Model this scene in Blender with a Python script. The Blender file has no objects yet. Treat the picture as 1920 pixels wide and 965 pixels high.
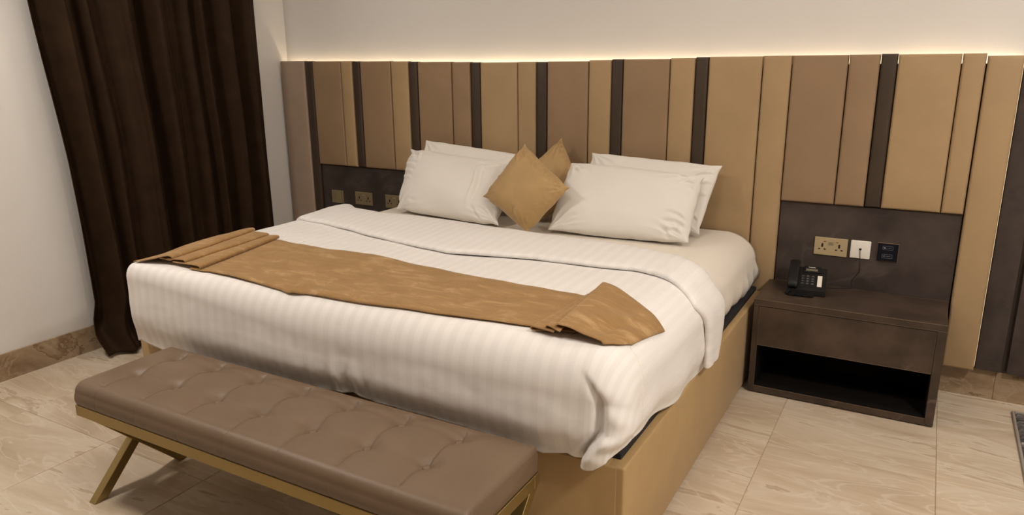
import bpy, bmesh, math, random
import numpy as np
from mathutils import Vector, Matrix, noise
from mathutils.bvhtree import BVHTree

C = bpy.context.scene.collection
SC = bpy.context.scene
random.seed(7)

# ------------------------------------------------------------------ camera
FPX, CX, CY, CZ, YAW, PITCH, ROLL = 1379.192, 3.27091, -3.74514, 1.53437, -0.5169, -0.26274, -0.00973
cam_d = bpy.data.cameras.new('camera')
cam = bpy.data.objects.new('camera', cam_d)
C.objects.link(cam)
cam_d.sensor_fit = 'HORIZONTAL'
cam_d.sensor_width = 36.0
cam_d.lens = FPX / 1920 * 36.0
cam_d.clip_start = 0.05
cam_d.clip_end = 50
_f = Vector((math.sin(YAW) * math.cos(PITCH), math.cos(YAW) * math.cos(PITCH), math.sin(PITCH)))
_r = Vector((math.cos(YAW), -math.sin(YAW), 0))
_u = _r.cross(_f)
_r2 = _r * math.cos(ROLL) + _u * math.sin(ROLL)
_u2 = -_r * math.sin(ROLL) + _u * math.cos(ROLL)
cam.matrix_world = Matrix(((_r2.x, _u2.x, -_f.x, CX), (_r2.y, _u2.y, -_f.y, CY), (_r2.z, _u2.z, -_f.z, CZ), (0, 0, 0, 1)))
SC.camera = cam

# ------------------------------------------------------------------ world, exposure
w = bpy.data.worlds.new('world')
SC.world = w
w.use_nodes = True
w.node_tree.nodes['Background'].inputs[0].default_value = (0.9, 0.85, 0.8, 1)
w.node_tree.nodes['Background'].inputs[1].default_value = 0.05
SC.view_settings.view_transform = 'Standard'
SC.view_settings.look = 'None'
SC.view_settings.gamma = 1
SC.view_settings.use_curve_mapping = False
SC.view_settings.exposure = 0.0

# room dimensions
XL, XR, YB, YF, ZC = -0.635, 4.9, 0.04, -5.6, 2.75

# ------------------------------------------------------------------ lights (recessed ceiling downlights)
DOWN = [(0.30, -2.7, 28), (2.4, -2.7, 11), (4.5, -2.4, 48), (0.30, -1.0, 3), (2.4, -1.0, 2), (4.5, -1.0, 9)]
WARM = (1.0, 0.92, 0.82)
def lamp(x, y, power, size=0.40, col=WARM):
    d = bpy.data.lights.new('downlight_lamp', 'AREA')
    d.shape = 'DISK'; d.size = size; d.energy = power; d.color = col
    o = bpy.data.objects.new('downlight_lamp', d)
    o.location = (x, y, ZC - 0.035)
    C.objects.link(o)
    return o
for x, y, p in DOWN:
    lamp(x, y, p)
LED_STRENGTH = 17.0

# ------------------------------------------------------------------ helpers
def link(name, mesh, mats=None, parent=None):
    o = bpy.data.objects.new(name, mesh)
    C.objects.link(o)
    if mats is not None:
        for m in (mats if isinstance(mats, (list, tuple)) else [mats]):
            mesh.materials.append(m)
    if parent is not None:
        o.parent = parent
    return o
def obj(name, bm, mats, parent=None, smooth=False, loc=None):
    me = bpy.data.meshes.new(name)
    bm.normal_update()
    bm.to_mesh(me); bm.free()
    if smooth:
        for p in me.polygons: p.use_smooth = True
    o = link(name, me, mats, parent)
    if loc: o.location = loc
    return o
def tag(o, label=None, cat=None, group=None, kind=None):
    if label: o['label'] = label
    if cat: o['category'] = cat
    if group: o['group'] = group
    if kind: o['kind'] = kind
    return o
def thing(name, label, cat, loc=(0, 0, 0), group=None):
    o = bpy.data.objects.new(name, None)
    o.empty_display_size = 0.1
    C.objects.link(o); o.location = loc
    return tag(o, label, cat, group)
def box(bm, x0, x1, y0, y1, z0, z1, bev=0.0, seg=2, mi=0):
    r = bmesh.ops.create_cube(bm, size=1.0)
    vs = r['verts']
    for v in vs:
        v.co = Vector(((x0 + x1) / 2 + v.co.x * (x1 - x0), (y0 + y1) / 2 + v.co.y * (y1 - y0), (z0 + z1) / 2 + v.co.z * (z1 - z0)))
    fs = list({f for v in vs for f in v.link_faces})
    for f in fs: f.material_index = mi
    if bev > 0:
        es = list({e for v in vs for e in v.link_edges})
        r2 = bmesh.ops.bevel(bm, geom=es, offset=bev, offset_type='OFFSET', segments=seg, profile=0.5, affect='EDGES')
        for f in r2['faces']: f.material_index = mi
    return bm
def bx(x0, x1, y0, y1, z0, z1, bev=0.0, seg=2):
    return box(bmesh.new(), x0, x1, y0, y1, z0, z1, bev, seg)
def grid_mesh(name, P, closed_u=False, closed_v=False):
    """P: array [nu][nv] of 3-vectors -> mesh with quads"""
    nu, nv = len(P), len(P[0])
    verts = [tuple(p) for row in P for p in row]
    faces = []
    for i in range(nu if closed_u else nu - 1):
        for j in range(nv if closed_v else nv - 1):
            a = i * nv + j; b = ((i + 1) % nu) * nv + j
            c = ((i + 1) % nu) * nv + (j + 1) % nv; d = i * nv + (j + 1) % nv
            faces.append((a, b, c, d))
    me = bpy.data.meshes.new(name)
    me.from_pydata(verts, [], faces)
    me.validate()
    for p in me.polygons: p.use_smooth = True
    return me
def tube(bm, pts, rad, n=8, caps=True):
    pts = [Vector(p) for p in pts]
    rings = []
    up = Vector((0, 0, 1))
    for i, p in enumerate(pts):
        t = (pts[min(i + 1, len(pts) - 1)] - pts[max(i - 1, 0)]).normalized()
        a = t.cross(up)
        if a.length < 1e-3: a = t.cross(Vector((1, 0, 0)))
        a.normalize(); b = t.cross(a)
        rr = rad[i] if isinstance(rad, (list, tuple)) else rad
        rings.append([bm.verts.new(p + (a * math.cos(2 * math.pi * k / n) + b * math.sin(2 * math.pi * k / n)) * rr) for k in range(n)])
    for i in range(len(rings) - 1):
        for k in range(n):
            bm.faces.new((rings[i][k], rings[i][(k + 1) % n], rings[i + 1][(k + 1) % n], rings[i + 1][k]))
    if caps:
        bm.faces.new(rings[0]); bm.faces.new(list(reversed(rings[-1])))
    bmesh.ops.recalc_face_normals(bm, faces=bm.faces)
    return bm
def disc(bm, c, r, y0, y1, n=16, axis='y', mi=0):
    """short cylinder along an axis"""
    a = []; b = []
    for k in range(n):
        ca, sa = math.cos(2 * math.pi * k / n) * r, math.sin(2 * math.pi * k / n) * r
        if axis == 'y':
            a.append(bm.verts.new((c[0] + ca, y0, c[1] + sa))); b.append(bm.verts.new((c[0] + ca, y1, c[1] + sa)))
        else:
            a.append(bm.verts.new((c[0] + ca, c[1] + sa, y0))); b.append(bm.verts.new((c[0] + ca, c[1] + sa, y1)))
    fs = [bm.faces.new(a), bm.faces.new(list(reversed(b)))]
    for k in range(n):
        fs.append(bm.faces.new((a[k], b[k], b[(k + 1) % n], a[(k + 1) % n])))
    for f in fs: f.material_index = mi
    bmesh.ops.recalc_face_normals(bm, faces=fs)
    return bm
def ss(a, b, x):
    t = min(1.0, max(0.0, (x - a) / (b - a)))
    return t * t * (3 - 2 * t)
def interp(x, tab):
    return float(np.interp(x, [t[0] for t in tab], [t[1] for t in tab]))
def nz(x, y, z=0.0, s=1.0):
    return noise.noise(Vector((x * s, y * s, z * s)))

# ------------------------------------------------------------------ materials
def mat(name, col, rough=0.6, metal=0.0, var=0.0, vscale=6.0, bump=0.0, bscale=200.0, spec=0.5, sheen=0.0, emit=None, estr=0.0, vcol=None, stretch=None):
    m = bpy.data.materials.new(name); m.use_nodes = True
    nt = m.node_tree; N = nt.nodes; L = nt.links
    b = N['Principled BSDF']
    b.inputs['Base Color'].default_value = (*col, 1)
    b.inputs['Roughness'].default_value = rough
    b.inputs['Metallic'].default_value = metal
    b.inputs['Specular IOR Level'].default_value = spec
    if sheen:
        b.inputs['Sheen Weight'].default_value = sheen
        b.inputs['Sheen Roughness'].default_value = 0.4
    if emit:
        b.inputs['Emission Color'].default_value = (*emit, 1)
        b.inputs['Emission Strength'].default_value = estr
    tc = N.new('ShaderNodeTexCoord')
    src = tc.outputs['Object']
    if stretch:
        mp = N.new('ShaderNodeMapping'); mp.inputs['Scale'].default_value = stretch
        L.new(src, mp.inputs['Vector']); src = mp.outputs['Vector']
    if var > 0 or vcol:
        n = N.new('ShaderNodeTexNoise'); n.inputs['Scale'].default_value = vscale; n.inputs['Detail'].default_value = 6
        n.inputs['Roughness'].default_value = 0.6
        L.new(src, n.inputs['Vector'])
        r = N.new('ShaderNodeValToRGB')
        r.color_ramp.elements[0].position = 0.35; r.color_ramp.elements[1].position = 0.68
        c2 = vcol if vcol else tuple(min(1, c * (1 + var)) for c in col)
        c1 = tuple(c * (1 - var) for c in col) if not vcol else col
        r.color_ramp.elements[0].color = (*c1, 1); r.color_ramp.elements[1].color = (*c2, 1)
        L.new(n.outputs['Fac'], r.inputs['Fac']); L.new(r.outputs['Color'], b.inputs['Base Color'])
    if bump > 0:
        n2 = N.new('ShaderNodeTexNoise'); n2.inputs['Scale'].default_value = bscale; n2.inputs['Detail'].default_value = 4
        L.new(src, n2.inputs['Vector'])
        bp = N.new('ShaderNodeBump'); bp.inputs['Strength'].default_value = bump; bp.inputs['Distance'].default_value = 0.002
        L.new(n2.outputs['Fac'], bp.inputs['Height']); L.new(bp.outputs['Normal'], b.inputs['Normal'])
    return m

M = {}
M['wall'] = mat('wall_paint', (0.74, 0.715, 0.695), 0.75, var=0.01, vscale=2, bump=0.05, bscale=120, spec=0.2)
M['wall_dim'] = mat('bounce_cut_wall', (0.33, 0.27, 0.22), 0.8, spec=0.2)  # dark tone chosen so the unseen front wall bounces less light
M['ceiling'] = mat('ceiling_paint', (0.84, 0.82, 0.79), 0.8, spec=0.2)
M['gold'] = mat('gold_leather', (0.405, 0.278, 0.150), 0.55, var=0.05, vscale=5, bump=0.12, bscale=350, spec=0.35)
M['tan'] = mat('tan_leather', (0.300, 0.198, 0.115), 0.55, var=0.05, vscale=5, bump=0.12, bscale=350, spec=0.35)
M['taupe'] = mat('taupe_leather', (0.36, 0.265, 0.20), 0.55, var=0.05, vscale=5, bump=0.12, bscale=350, spec=0.35)
M['dark'] = mat('dark_leather', (0.055, 0.036, 0.024), 0.5, var=0.08, vscale=5, bump=0.12, bscale=350, spec=0.35)
M['backing'] = mat('backing_board', (0.05, 0.035, 0.025), 0.8)
M['niche'] = mat('dark_laminate', (0.056, 0.042, 0.037), 0.42, var=0.35, vscale=5, bump=0.1, bscale=60, spec=0.4)
M['night'] = mat('nightstand_laminate', (0.062, 0.041, 0.029), 0.38, var=0.35, vscale=6, bump=0.1, bscale=60, spec=0.4)
M['night_shade'] = mat('nightstand_inner_shade', (0.008, 0.006, 0.005), 0.8, spec=0.1)  # near-black: the shade inside the open shelf is put into the colour
M['edge'] = mat('worn_edge', (0.16, 0.115, 0.075), 0.5)
M['base'] = mat('bed_base_fabric', (0.43, 0.282, 0.124), 0.6, var=0.06, vscale=4, bump=0.12, bscale=400, sheen=0.15)
M['black'] = mat('black_fabric', (0.012, 0.012, 0.015), 0.8)
M['sheet'] = mat('sheet_cotton', (0.80, 0.74, 0.66), 0.8, bump=0.06, bscale=500, spec=0.2)
M['pillow'] = mat('pillow_cotton', (0.78, 0.745, 0.70), 0.8, bump=0.06, bscale=500, spec=0.2)
M['cushion'] = mat('cushion_velvet', (0.43, 0.275, 0.115), 0.62, var=0.07, vscale=7, bump=0.1, bscale=400, sheen=0.3)
M['bench'] = mat('bench_leather', (0.165, 0.110, 0.070), 0.46, var=0.05, vscale=6, bump=0.15, bscale=300, spec=0.4)
M['brass'] = mat('brushed_brass', (0.34, 0.25, 0.10), 0.38, metal=0.85, var=0.08, vscale=3)
M['plate_gold'] = mat('socket_champagne', (0.50, 0.40, 0.24), 0.4, metal=0.3)
M['plate_old'] = mat('socket_bronze', (0.30, 0.24, 0.14), 0.4, metal=0.3)
M['plate_white'] = mat('plate_white', (0.82, 0.78, 0.72), 0.35)
M['hole'] = mat('socket_hole', (0.01, 0.008, 0.006), 0.7)
M['red'] = mat('red_indicator', (0.25, 0.03, 0.02), 0.4)
M['grille'] = mat('usb_module', (0.42, 0.36, 0.24), 0.35, metal=0.4)
M['glassblk'] = mat('black_glass', (0.006, 0.007, 0.013), 0.3, spec=0.15)
M['rose'] = mat('rose_frame', (0.34, 0.22, 0.14), 0.35, metal=0.5)
M['icon'] = mat('icon_grey', (0.16, 0.17, 0.22), 0.5)
M['iconlit'] = mat('icon_white', (0.55, 0.58, 0.65), 0.5)
M['phone'] = mat('phone_plastic', (0.009, 0.0085, 0.0085), 0.5, spec=0.3, bump=0.1, bscale=600)
M['lcd'] = mat('phone_display', (0.17, 0.155, 0.11), 0.25)
M['paper'] = mat('white_paper', (0.80, 0.74, 0.66), 0.7)
M['keys'] = mat('phone_key', (0.035, 0.033, 0.032), 0.5)
M['keyprint'] = mat('key_print', (0.4, 0.4, 0.38), 0.6)
M['rug'] = mat('rug_pile', (0.045, 0.040, 0.038), 0.95, vscale=45, vcol=(0.22, 0.20, 0.19), stretch=(0.6, 1.5, 1), bump=0.6, bscale=220)
M['rugedge'] = mat('rug_border', (0.33, 0.29, 0.25), 0.9, bump=0.3, bscale=300)
M['led'] = mat('led_strip', (0.9, 0.85, 0.7), 0.5, emit=(1.0, 0.80, 0.52), estr=LED_STRENGTH)
M['led_side'] = mat('led_strip_side', (0.9, 0.85, 0.7), 0.5, emit=(1.0, 0.70, 0.34), estr=0.62)
M['lampglow'] = mat('downlight_diffuser', (0.9, 0.9, 0.9), 0.5, emit=(1.0, 0.86, 0.70), estr=6.0)
M['white_metal'] = mat('white_metal', (0.8, 0.8, 0.8), 0.4)
M['grout'] = mat('tile_grout', (0.40, 0.30, 0.20), 0.85)
M['caulk'] = mat('pale_caulk', (0.66, 0.58, 0.48), 0.7)
M['seam'] = mat('base_seam', (0.25, 0.16, 0.07), 0.7)

def marble(name, base, light, darkc, rough, sx, sy, sz, rand=True):
    m = bpy.data.materials.new(name); m.use_nodes = True
    nt = m.node_tree; N = nt.nodes; L = nt.links; b = N['Principled BSDF']
    tc = N.new('ShaderNodeTexCoord'); oi = N.new('ShaderNodeObjectInfo')
    mul = N.new('ShaderNodeMath'); mul.operation = 'MULTIPLY'; mul.inputs[1].default_value = 37.0
    L.new(oi.outputs['Random'], mul.inputs[0])
    cmb = N.new('ShaderNodeCombineXYZ')
    for i in (0, 1, 2): L.new(mul.outputs[0], cmb.inputs[i])
    add = N.new('ShaderNodeVectorMath'); add.operation = 'ADD'
    L.new(tc.outputs['Object'], add.inputs[0]); L.new(cmb.outputs[0], add.inputs[1])
    mp = N.new('ShaderNodeMapping'); mp.inputs['Scale'].default_value = (sx, sy, sz)
    mp.inputs['Rotation'].default_value = (0, 0, 0.12)
    L.new(add.outputs[0], mp.inputs['Vector'])
    n = N.new('ShaderNodeTexNoise'); n.inputs['Scale'].default_value = 1.0; n.inputs['Detail'].default_value = 8
    n.inputs['Roughness'].default_value = 0.62; n.inputs['Distortion'].default_value = 0.9
    L.new(mp.outputs['Vector'], n.inputs['Vector'])
    r = N.new('ShaderNodeValToRGB'); e = r.color_ramp.elements
    e[0].position = 0.30; e[0].color = (*darkc, 1); e[1].position = 0.48; e[1].color = (*base, 1)
    x = e.new(0.585); x.color = tuple(0.5 * (p + q) for p, q in zip(base, light)) + (1,)
    x = e.new(0.60); x.color = (*darkc, 1)
    x = e.new(0.66); x.color = (*base, 1)
    x = e.new(0.74); x.color = (*light, 1)
    L.new(n.outputs['Fac'], r.inputs['Fac'])
    # thin pale veins
    n3 = N.new('ShaderNodeTexNoise'); n3.inputs['Scale'].default_value = 1.3; n3.inputs['Detail'].default_value = 6; n3.inputs['Distortion'].default_value = 1.6
    L.new(mp.outputs['Vector'], n3.inputs['Vector'])
    sub = N.new('ShaderNodeMath'); sub.operation = 'SUBTRACT'; sub.inputs[1].default_value = 0.5; L.new(n3.outputs['Fac'], sub.inputs[0])
    ab = N.new('ShaderNodeMath'); ab.operation = 'ABSOLUTE'; L.new(sub.outputs[0], ab.inputs[0])
    mr = N.new('ShaderNodeMapRange'); mr.inputs['From Min'].default_value = 0.0; mr.inputs['From Max'].default_value = 0.025
    mr.inputs['To Min'].default_value = 0.55; mr.inputs['To Max'].default_value = 0.0
    L.new(ab.outputs[0], mr.inputs['Value'])
    mx = N.new('ShaderNodeMix'); mx.data_type = 'RGBA'
    L.new(mr.outputs['Result'], mx.inputs['Factor']); L.new(r.outputs['Color'], mx.inputs['A']); mx.inputs['B'].default_value = (*light, 1)
    L.new(mx.outputs['Result'], b.inputs['Base Color'])
    b.inputs['Roughness'].default_value = rough
    b.inputs['Specular IOR Level'].default_value = 0.4
    return m
M['tile'] = marble('floor_marble', (0.57, 0.465, 0.35), (0.70, 0.62, 0.51), (0.47, 0.365, 0.255), 0.26, 1.1, 4.6, 1.0)
M['skirt'] = marble('skirting_marble', (0.34, 0.24, 0.15), (0.45, 0.35, 0.24), (0.20, 0.125, 0.07), 0.3, 3.0, 3.0, 5.0)

def add_veins(m, col, scale, amount):
    nt = m.node_tree; N = nt.nodes; L = nt.links; b = N['Principled BSDF']
    prev = b.inputs['Base Color'].links[0].from_socket
    tc = N.new('ShaderNodeTexCoord')
    n = N.new('ShaderNodeTexNoise'); n.inputs['Scale'].default_value = scale; n.inputs['Detail'].default_value = 7; n.inputs['Distortion'].default_value = 0.8
    L.new(tc.outputs['Object'], n.inputs['Vector'])
    sb = N.new('ShaderNodeMath'); sb.operation = 'SUBTRACT'; sb.inputs[1].default_value = 0.5; L.new(n.outputs['Fac'], sb.inputs[0])
    ab = N.new('ShaderNodeMath'); ab.operation = 'ABSOLUTE'; L.new(sb.outputs[0], ab.inputs[0])
    mr = N.new('ShaderNodeMapRange'); mr.inputs['From Max'].default_value = 0.022; mr.inputs['To Min'].default_value = amount; mr.inputs['To Max'].default_value = 0
    L.new(ab.outputs[0], mr.inputs['Value'])
    n2 = N.new('ShaderNodeTexNoise'); n2.inputs['Scale'].default_value = scale * 1.1; n2.inputs['Detail'].default_value = 2
    L.new(tc.outputs['Object'], n2.inputs['Vector'])
    mk = N.new('ShaderNodeMapRange'); mk.inputs['From Min'].default_value = 0.52; mk.inputs['From Max'].default_value = 0.62
    L.new(n2.outputs['Fac'], mk.inputs['Value'])
    ml = N.new('ShaderNodeMath'); ml.operation = 'MULTIPLY'; L.new(mr.outputs['Result'], ml.inputs[0]); L.new(mk.outputs['Result'], ml.inputs[1])
    mx = N.new('ShaderNodeMix'); mx.data_type = 'RGBA'
    L.new(ml.outputs[0], mx.inputs['Factor']); L.new(prev, mx.inputs['A']); mx.inputs['B'].default_value = (*col, 1)
    L.new(mx.outputs['Result'], b.inputs['Base Color'])
add_veins(M['night'], (0.16, 0.12, 0.10), 3.0, 0.6)
add_veins(M['niche'], (0.13, 0.105, 0.095), 2.6, 0.35)
def striped(name, col, amp=0.06, period=0.05):
    """satin-stripe cotton: the stripe follows the cloth coordinate stored on the mesh"""
    m = mat(name, col, 0.75, spec=0.25)
    nt = m.node_tree; N = nt.nodes; L = nt.links; b = N['Principled BSDF']
    at = N.new('ShaderNodeAttribute'); at.attribute_name = 'cloth_u'
    ml = N.new('ShaderNodeMath'); ml.operation = 'MULTIPLY'; ml.inputs[1].default_value = 2 * math.pi / period
    L.new(at.outputs['Fac'], ml.inputs[0])
    sn = N.new('ShaderNodeMath'); sn.operation = 'SINE'; L.new(ml.outputs[0], sn.inputs[0])
    mr = N.new('ShaderNodeMapRange'); mr.inputs['From Min'].default_value = -0.25; mr.inputs['From Max'].default_value = 0.25
    mr.clamp = True
    L.new(sn.outputs[0], mr.inputs['Value'])
    mx = N.new('ShaderNodeMix'); mx.data_type = 'RGBA'
    mx.inputs['A'].default_value = (*col, 1); mx.inputs['B'].default_value = (*[c * (1 - amp) for c in col], 1)
    L.new(mr.outputs['Result'], mx.inputs['Factor']); L.new(mx.outputs['Result'], b.inputs['Base Color'])
    mr2 = N.new('ShaderNodeMapRange'); mr2.inputs['To Min'].default_value = 0.5; mr2.inputs['To Max'].default_value = 0.85
    L.new(mr.outputs['Result'], mr2.inputs['Value']); L.new(mr2.outputs['Result'], b.inputs['Roughness'])
    tc = N.new('ShaderNodeTexCoord')
    n2 = N.new('ShaderNodeTexNoise'); n2.inputs['Scale'].default_value = 14; n2.inputs['Detail'].default_value = 5; n2.inputs['Distortion'].default_value = 0.6
    L.new(tc.outputs['Object'], n2.inputs['Vector'])
    bp = N.new('ShaderNodeBump'); bp.inputs['Strength'].default_value = 0.12; bp.inputs['Distance'].default_value = 0.01
    L.new(n2.outputs['Fac'], bp.inputs['Height']); L.new(bp.outputs['Normal'], b.inputs['Normal'])
    return m
M['duvet'] = striped('duvet_satin_stripe', (0.835, 0.805, 0.785), 0.05, 0.05)

def velvet(name, col, highlight, scale=4.0, stretch=(1, 2.2, 1)):
    m = mat(name, col, 0.75, spec=0.2, sheen=0.35)
    nt = m.node_tree; N = nt.nodes; L = nt.links; b = N['Principled BSDF']
    b.inputs['Sheen Tint'].default_value = (1.0, 0.8, 0.55, 1)
    tc = N.new('ShaderNodeTexCoord'); mp = N.new('ShaderNodeMapping'); mp.inputs['Scale'].default_value = stretch
    L.new(tc.outputs['Object'], mp.inputs['Vector'])
    n = N.new('ShaderNodeTexNoise'); n.inputs['Scale'].default_value = scale; n.inputs['Detail'].default_value = 9; n.inputs['Roughness'].default_value = 0.72; n.inputs['Distortion'].default_value = 0.7
    L.new(mp.outputs['Vector'], n.inputs['Vector'])
    r = N.new('ShaderNodeValToRGB'); e = r.color_ramp.elements
    e[0].position = 0.36; e[0].color = (*[c * 0.86 for c in col], 1); e[1].position = 0.68; e[1].color = (*highlight, 1)  # paler noise patches paint the velvet's highlights into the colour
    x = e.new(0.53); x.color = (*col, 1)
    L.new(n.outputs['Fac'], r.inputs['Fac']); L.new(r.outputs['Color'], b.inputs['Base Color'])
    n2 = N.new('ShaderNodeTexNoise'); n2.inputs['Scale'].default_value = 260; L.new(tc.outputs['Object'], n2.inputs['Vector'])
    bp = N.new('ShaderNodeBump'); bp.inputs['Strength'].default_value = 0.2; bp.inputs['Distance'].default_value = 0.002
    L.new(n2.outputs['Fac'], bp.inputs['Height']); L.new(bp.outputs['Normal'], b.inputs['Normal'])
    return m
M['runner'] = velvet('runner_velvet', (0.330, 0.190, 0.077), (0.47, 0.305, 0.15), 7.0, (1, 2.6, 1))
M['curtain'] = mat('curtain_velvet', (0.029, 0.0155, 0.008), 0.7, var=0.15, vscale=10, bump=0.15, bscale=300, spec=0.08)

# ------------------------------------------------------------------ room shell
obj_wall = obj('wall_back', bx(XL - 0.1, XR + 0.1, YB, YB + 0.1, 0, ZC), M['wall']); tag(obj_wall, kind='structure', label='white painted wall behind the headboard')
tag(obj('wall_left', bx(XL - 0.1, XL, YF, YB, 0, ZC), M['wall']), kind='structure', label='white painted wall beside the brown curtain')
tag(obj('wall_right', bx(XR, XR + 0.1, YF, YB, 0, ZC), M['wall']), kind='structure', label='white painted wall on the right side')
tag(obj('wall_front', bx(XL - 0.1, XR + 0.1, YF - 0.1, YF, 0, ZC), M['wall_dim']), kind='structure', label='unseen wall behind the viewer, darkened to cut bounced light')
tag(obj('ceiling', bx(XL - 0.1, XR + 0.1, YF - 0.1, YB + 0.1, ZC, ZC + 0.1), M['ceiling']), kind='structure', label='white ceiling')
floor = obj('floor', bx(XL - 0.1, XR + 0.1, YF - 0.1, YB + 0.1, -0.08, -0.0025), M['grout'])
tag(floor, kind='structure', label='beige marble tiled floor')
# floor tiles: pitch 0.606 x 0.6575
TPX, TPY = 0.6055, 0.6575
x_joint, y_joint = 2.832, -0.855
def tile_mesh(x0, x1, y0, y1):
    bm = bx(x0, x1, y0, y1, -0.012, 0.0, 0.0012, 1)
    me = bpy.data.meshes.new('tile'); bm.to_mesh(me); bm.free(); me.materials.append(M['tile']); return me
full = tile_mesh(-TPX / 2 + 0.001, TPX / 2 - 0.001, -TPY / 2 + 0.001, TPY / 2 - 0.001)
i0 = math.floor((XL - x_joint) / TPX); i1 = math.ceil((XR - x_joint) / TPX)
j0 = math.floor((YF - y_joint) / TPY); j1 = math.ceil((YB - y_joint) / TPY)
for i in range(i0, i1):
    for j in range(j0, j1):
        xa, xb = x_joint + i * TPX, x_joint + (i + 1) * TPX
        ya, yb = y_joint + j * TPY, y_joint + (j + 1) * TPY
        ca, cb, cc, cd = max(xa, XL), min(xb, XR), max(ya, YF), min(yb, YB)
        if cb - ca < 0.01 or cd - cc < 0.01: continue
        cx, cy = (xa + xb) / 2, (ya + yb) / 2
        if (ca, cb, cc, cd) == (xa, xb, ya, yb): me = full
        else: me = tile_mesh(ca - cx + 0.001, cb - cx - 0.001, cc - cy + 0.001, cd - cy - 0.001)
        o = bpy.data.objects.new('tile', me); C.objects.link(o); o.location = (cx, cy, 0); o.parent = floor
# skirting tiles
def skirting(name, label, horizontal, pos, a, b, joints):
    root = bpy.data.objects.new(name, None); C.objects.link(root)
    tag(root, label=label, kind='structure')
    js = [a] + [j for j in joints if a < j < b] + [b]
    for p, q in zip(js[:-1], js[1:]):
        c = (p + q) / 2
        if horizontal:
            o = obj('skirting_tile', bx(p - c + 0.0003, q - c - 0.0003, -0.010, 0.0, 0.0, 0.143, 0.0015, 1), M['skirt'], root, loc=(c, pos, 0))
        else:
            o = obj('skirting_tile', bx(0.0, 0.010, p - c + 0.0003, q - c - 0.0003, 0.0, 0.143, 0.0015, 1), M['skirt'], root, loc=(pos, c, 0))
    if horizontal: obj('caulk_line', bx(a, b, pos - 0.0125, pos - 0.0101, 0.0, 0.0035), M['caulk'], root)
    else: obj('caulk_line', bx(pos + (0.0101 if pos < 1 else -0.0025), pos + (0.0125 if pos < 1 else -0.0001), a, b - 0.012, 0.0, 0.0035), M['caulk'], root)
    return root
skirting('baseboard_back', 'brown marble skirting along the headboard wall', True, YB, XL + 0.01, XR, [3.655 + 0.605 * k for k in range(-8, 4)])
skirting('baseboard_left', 'brown marble skirting under the left wall', False, XL, YF, YB - 0.01, [-1.66 + 0.605 * k for k in range(-6, 4)])
skirting('baseboard_right', 'brown marble skirting under the right wall', False, XR - 0.010, YF, YB - 0.01, [-1.66 + 0.605 * k for k in range(-6, 4)])

# ceiling downlights (out of frame, fixtures assumed for the lamps above)
for k, (x, y, p) in enumerate(DOWN):
    t = thing('ceiling_downlight', 'round recessed ceiling downlight', 'light', (x, y, ZC - 0.001), group='ceiling downlights')
    bm = bmesh.new(); n = 32
    prof = [(0.19, 0.0), (0.195, -0.012), (0.175, -0.016), (0.172, -0.004)]
    rings = [[bm.verts.new((r * math.cos(2 * math.pi * q / n), r * math.sin(2 * math.pi * q / n), z)) for q in range(n)] for r, z in prof]
    for a in range(3):
        for q in range(n): bm.faces.new((rings[a][q], rings[a][(q + 1) % n], rings[a + 1][(q + 1) % n], rings[a + 1][q]))
    obj('trim_ring', bm, M['white_metal'], t, True)
    obj('diffuser', disc(bmesh.new(), (0, 0), 0.172, -0.006, -0.002, 32, 'z'), M['lampglow'], t)

# ------------------------------------------------------------------ headboard
hb = thing('headboard', 'wide headboard of padded leather strips in gold, tan and dark brown', 'headboard', (0, 0, 0))
xs = [-0.622, -0.404, -0.334, -0.087, 0.0075, 0.073, 0.317, 0.453, 0.519, 0.768, 0.8965, 0.964, 1.212, 1.3275, 1.3965, 1.643, 1.772, 1.8375, 2.086, 2.214, 2.2805, 2.5355, 2.667, 2.907, 3.036, 3.104, 3.3435, 3.432, 3.564]
kinds = ['taupe', 'dark', 'tan', 'gold', 'dark', 'tan', 'gold', 'dark', 'tan', 'tan', 'dark', 'gold', 'gold', 'dark', 'tan', 'gold', 'dark', 'tan', 'gold', 'dark', 'gold', 'gold', 'tan', 'tan', 'dark', 'gold', 'gold', 'gold']
tops = [1.539, 1.537, 1.535, 1.535, 1.533, 1.532, 1.530, 1.527, 1.525, 1.523, 1.521, 1.520, 1.521, 1.520, 1.522, 1.527, 1.531, 1.530, 1.533, 1.537, 1.538, 1.540, 1.540, 1.541, 1.543, 1.540, 1.541, 1.531]
NZ = 0.858          # top of the dark panels
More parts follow.
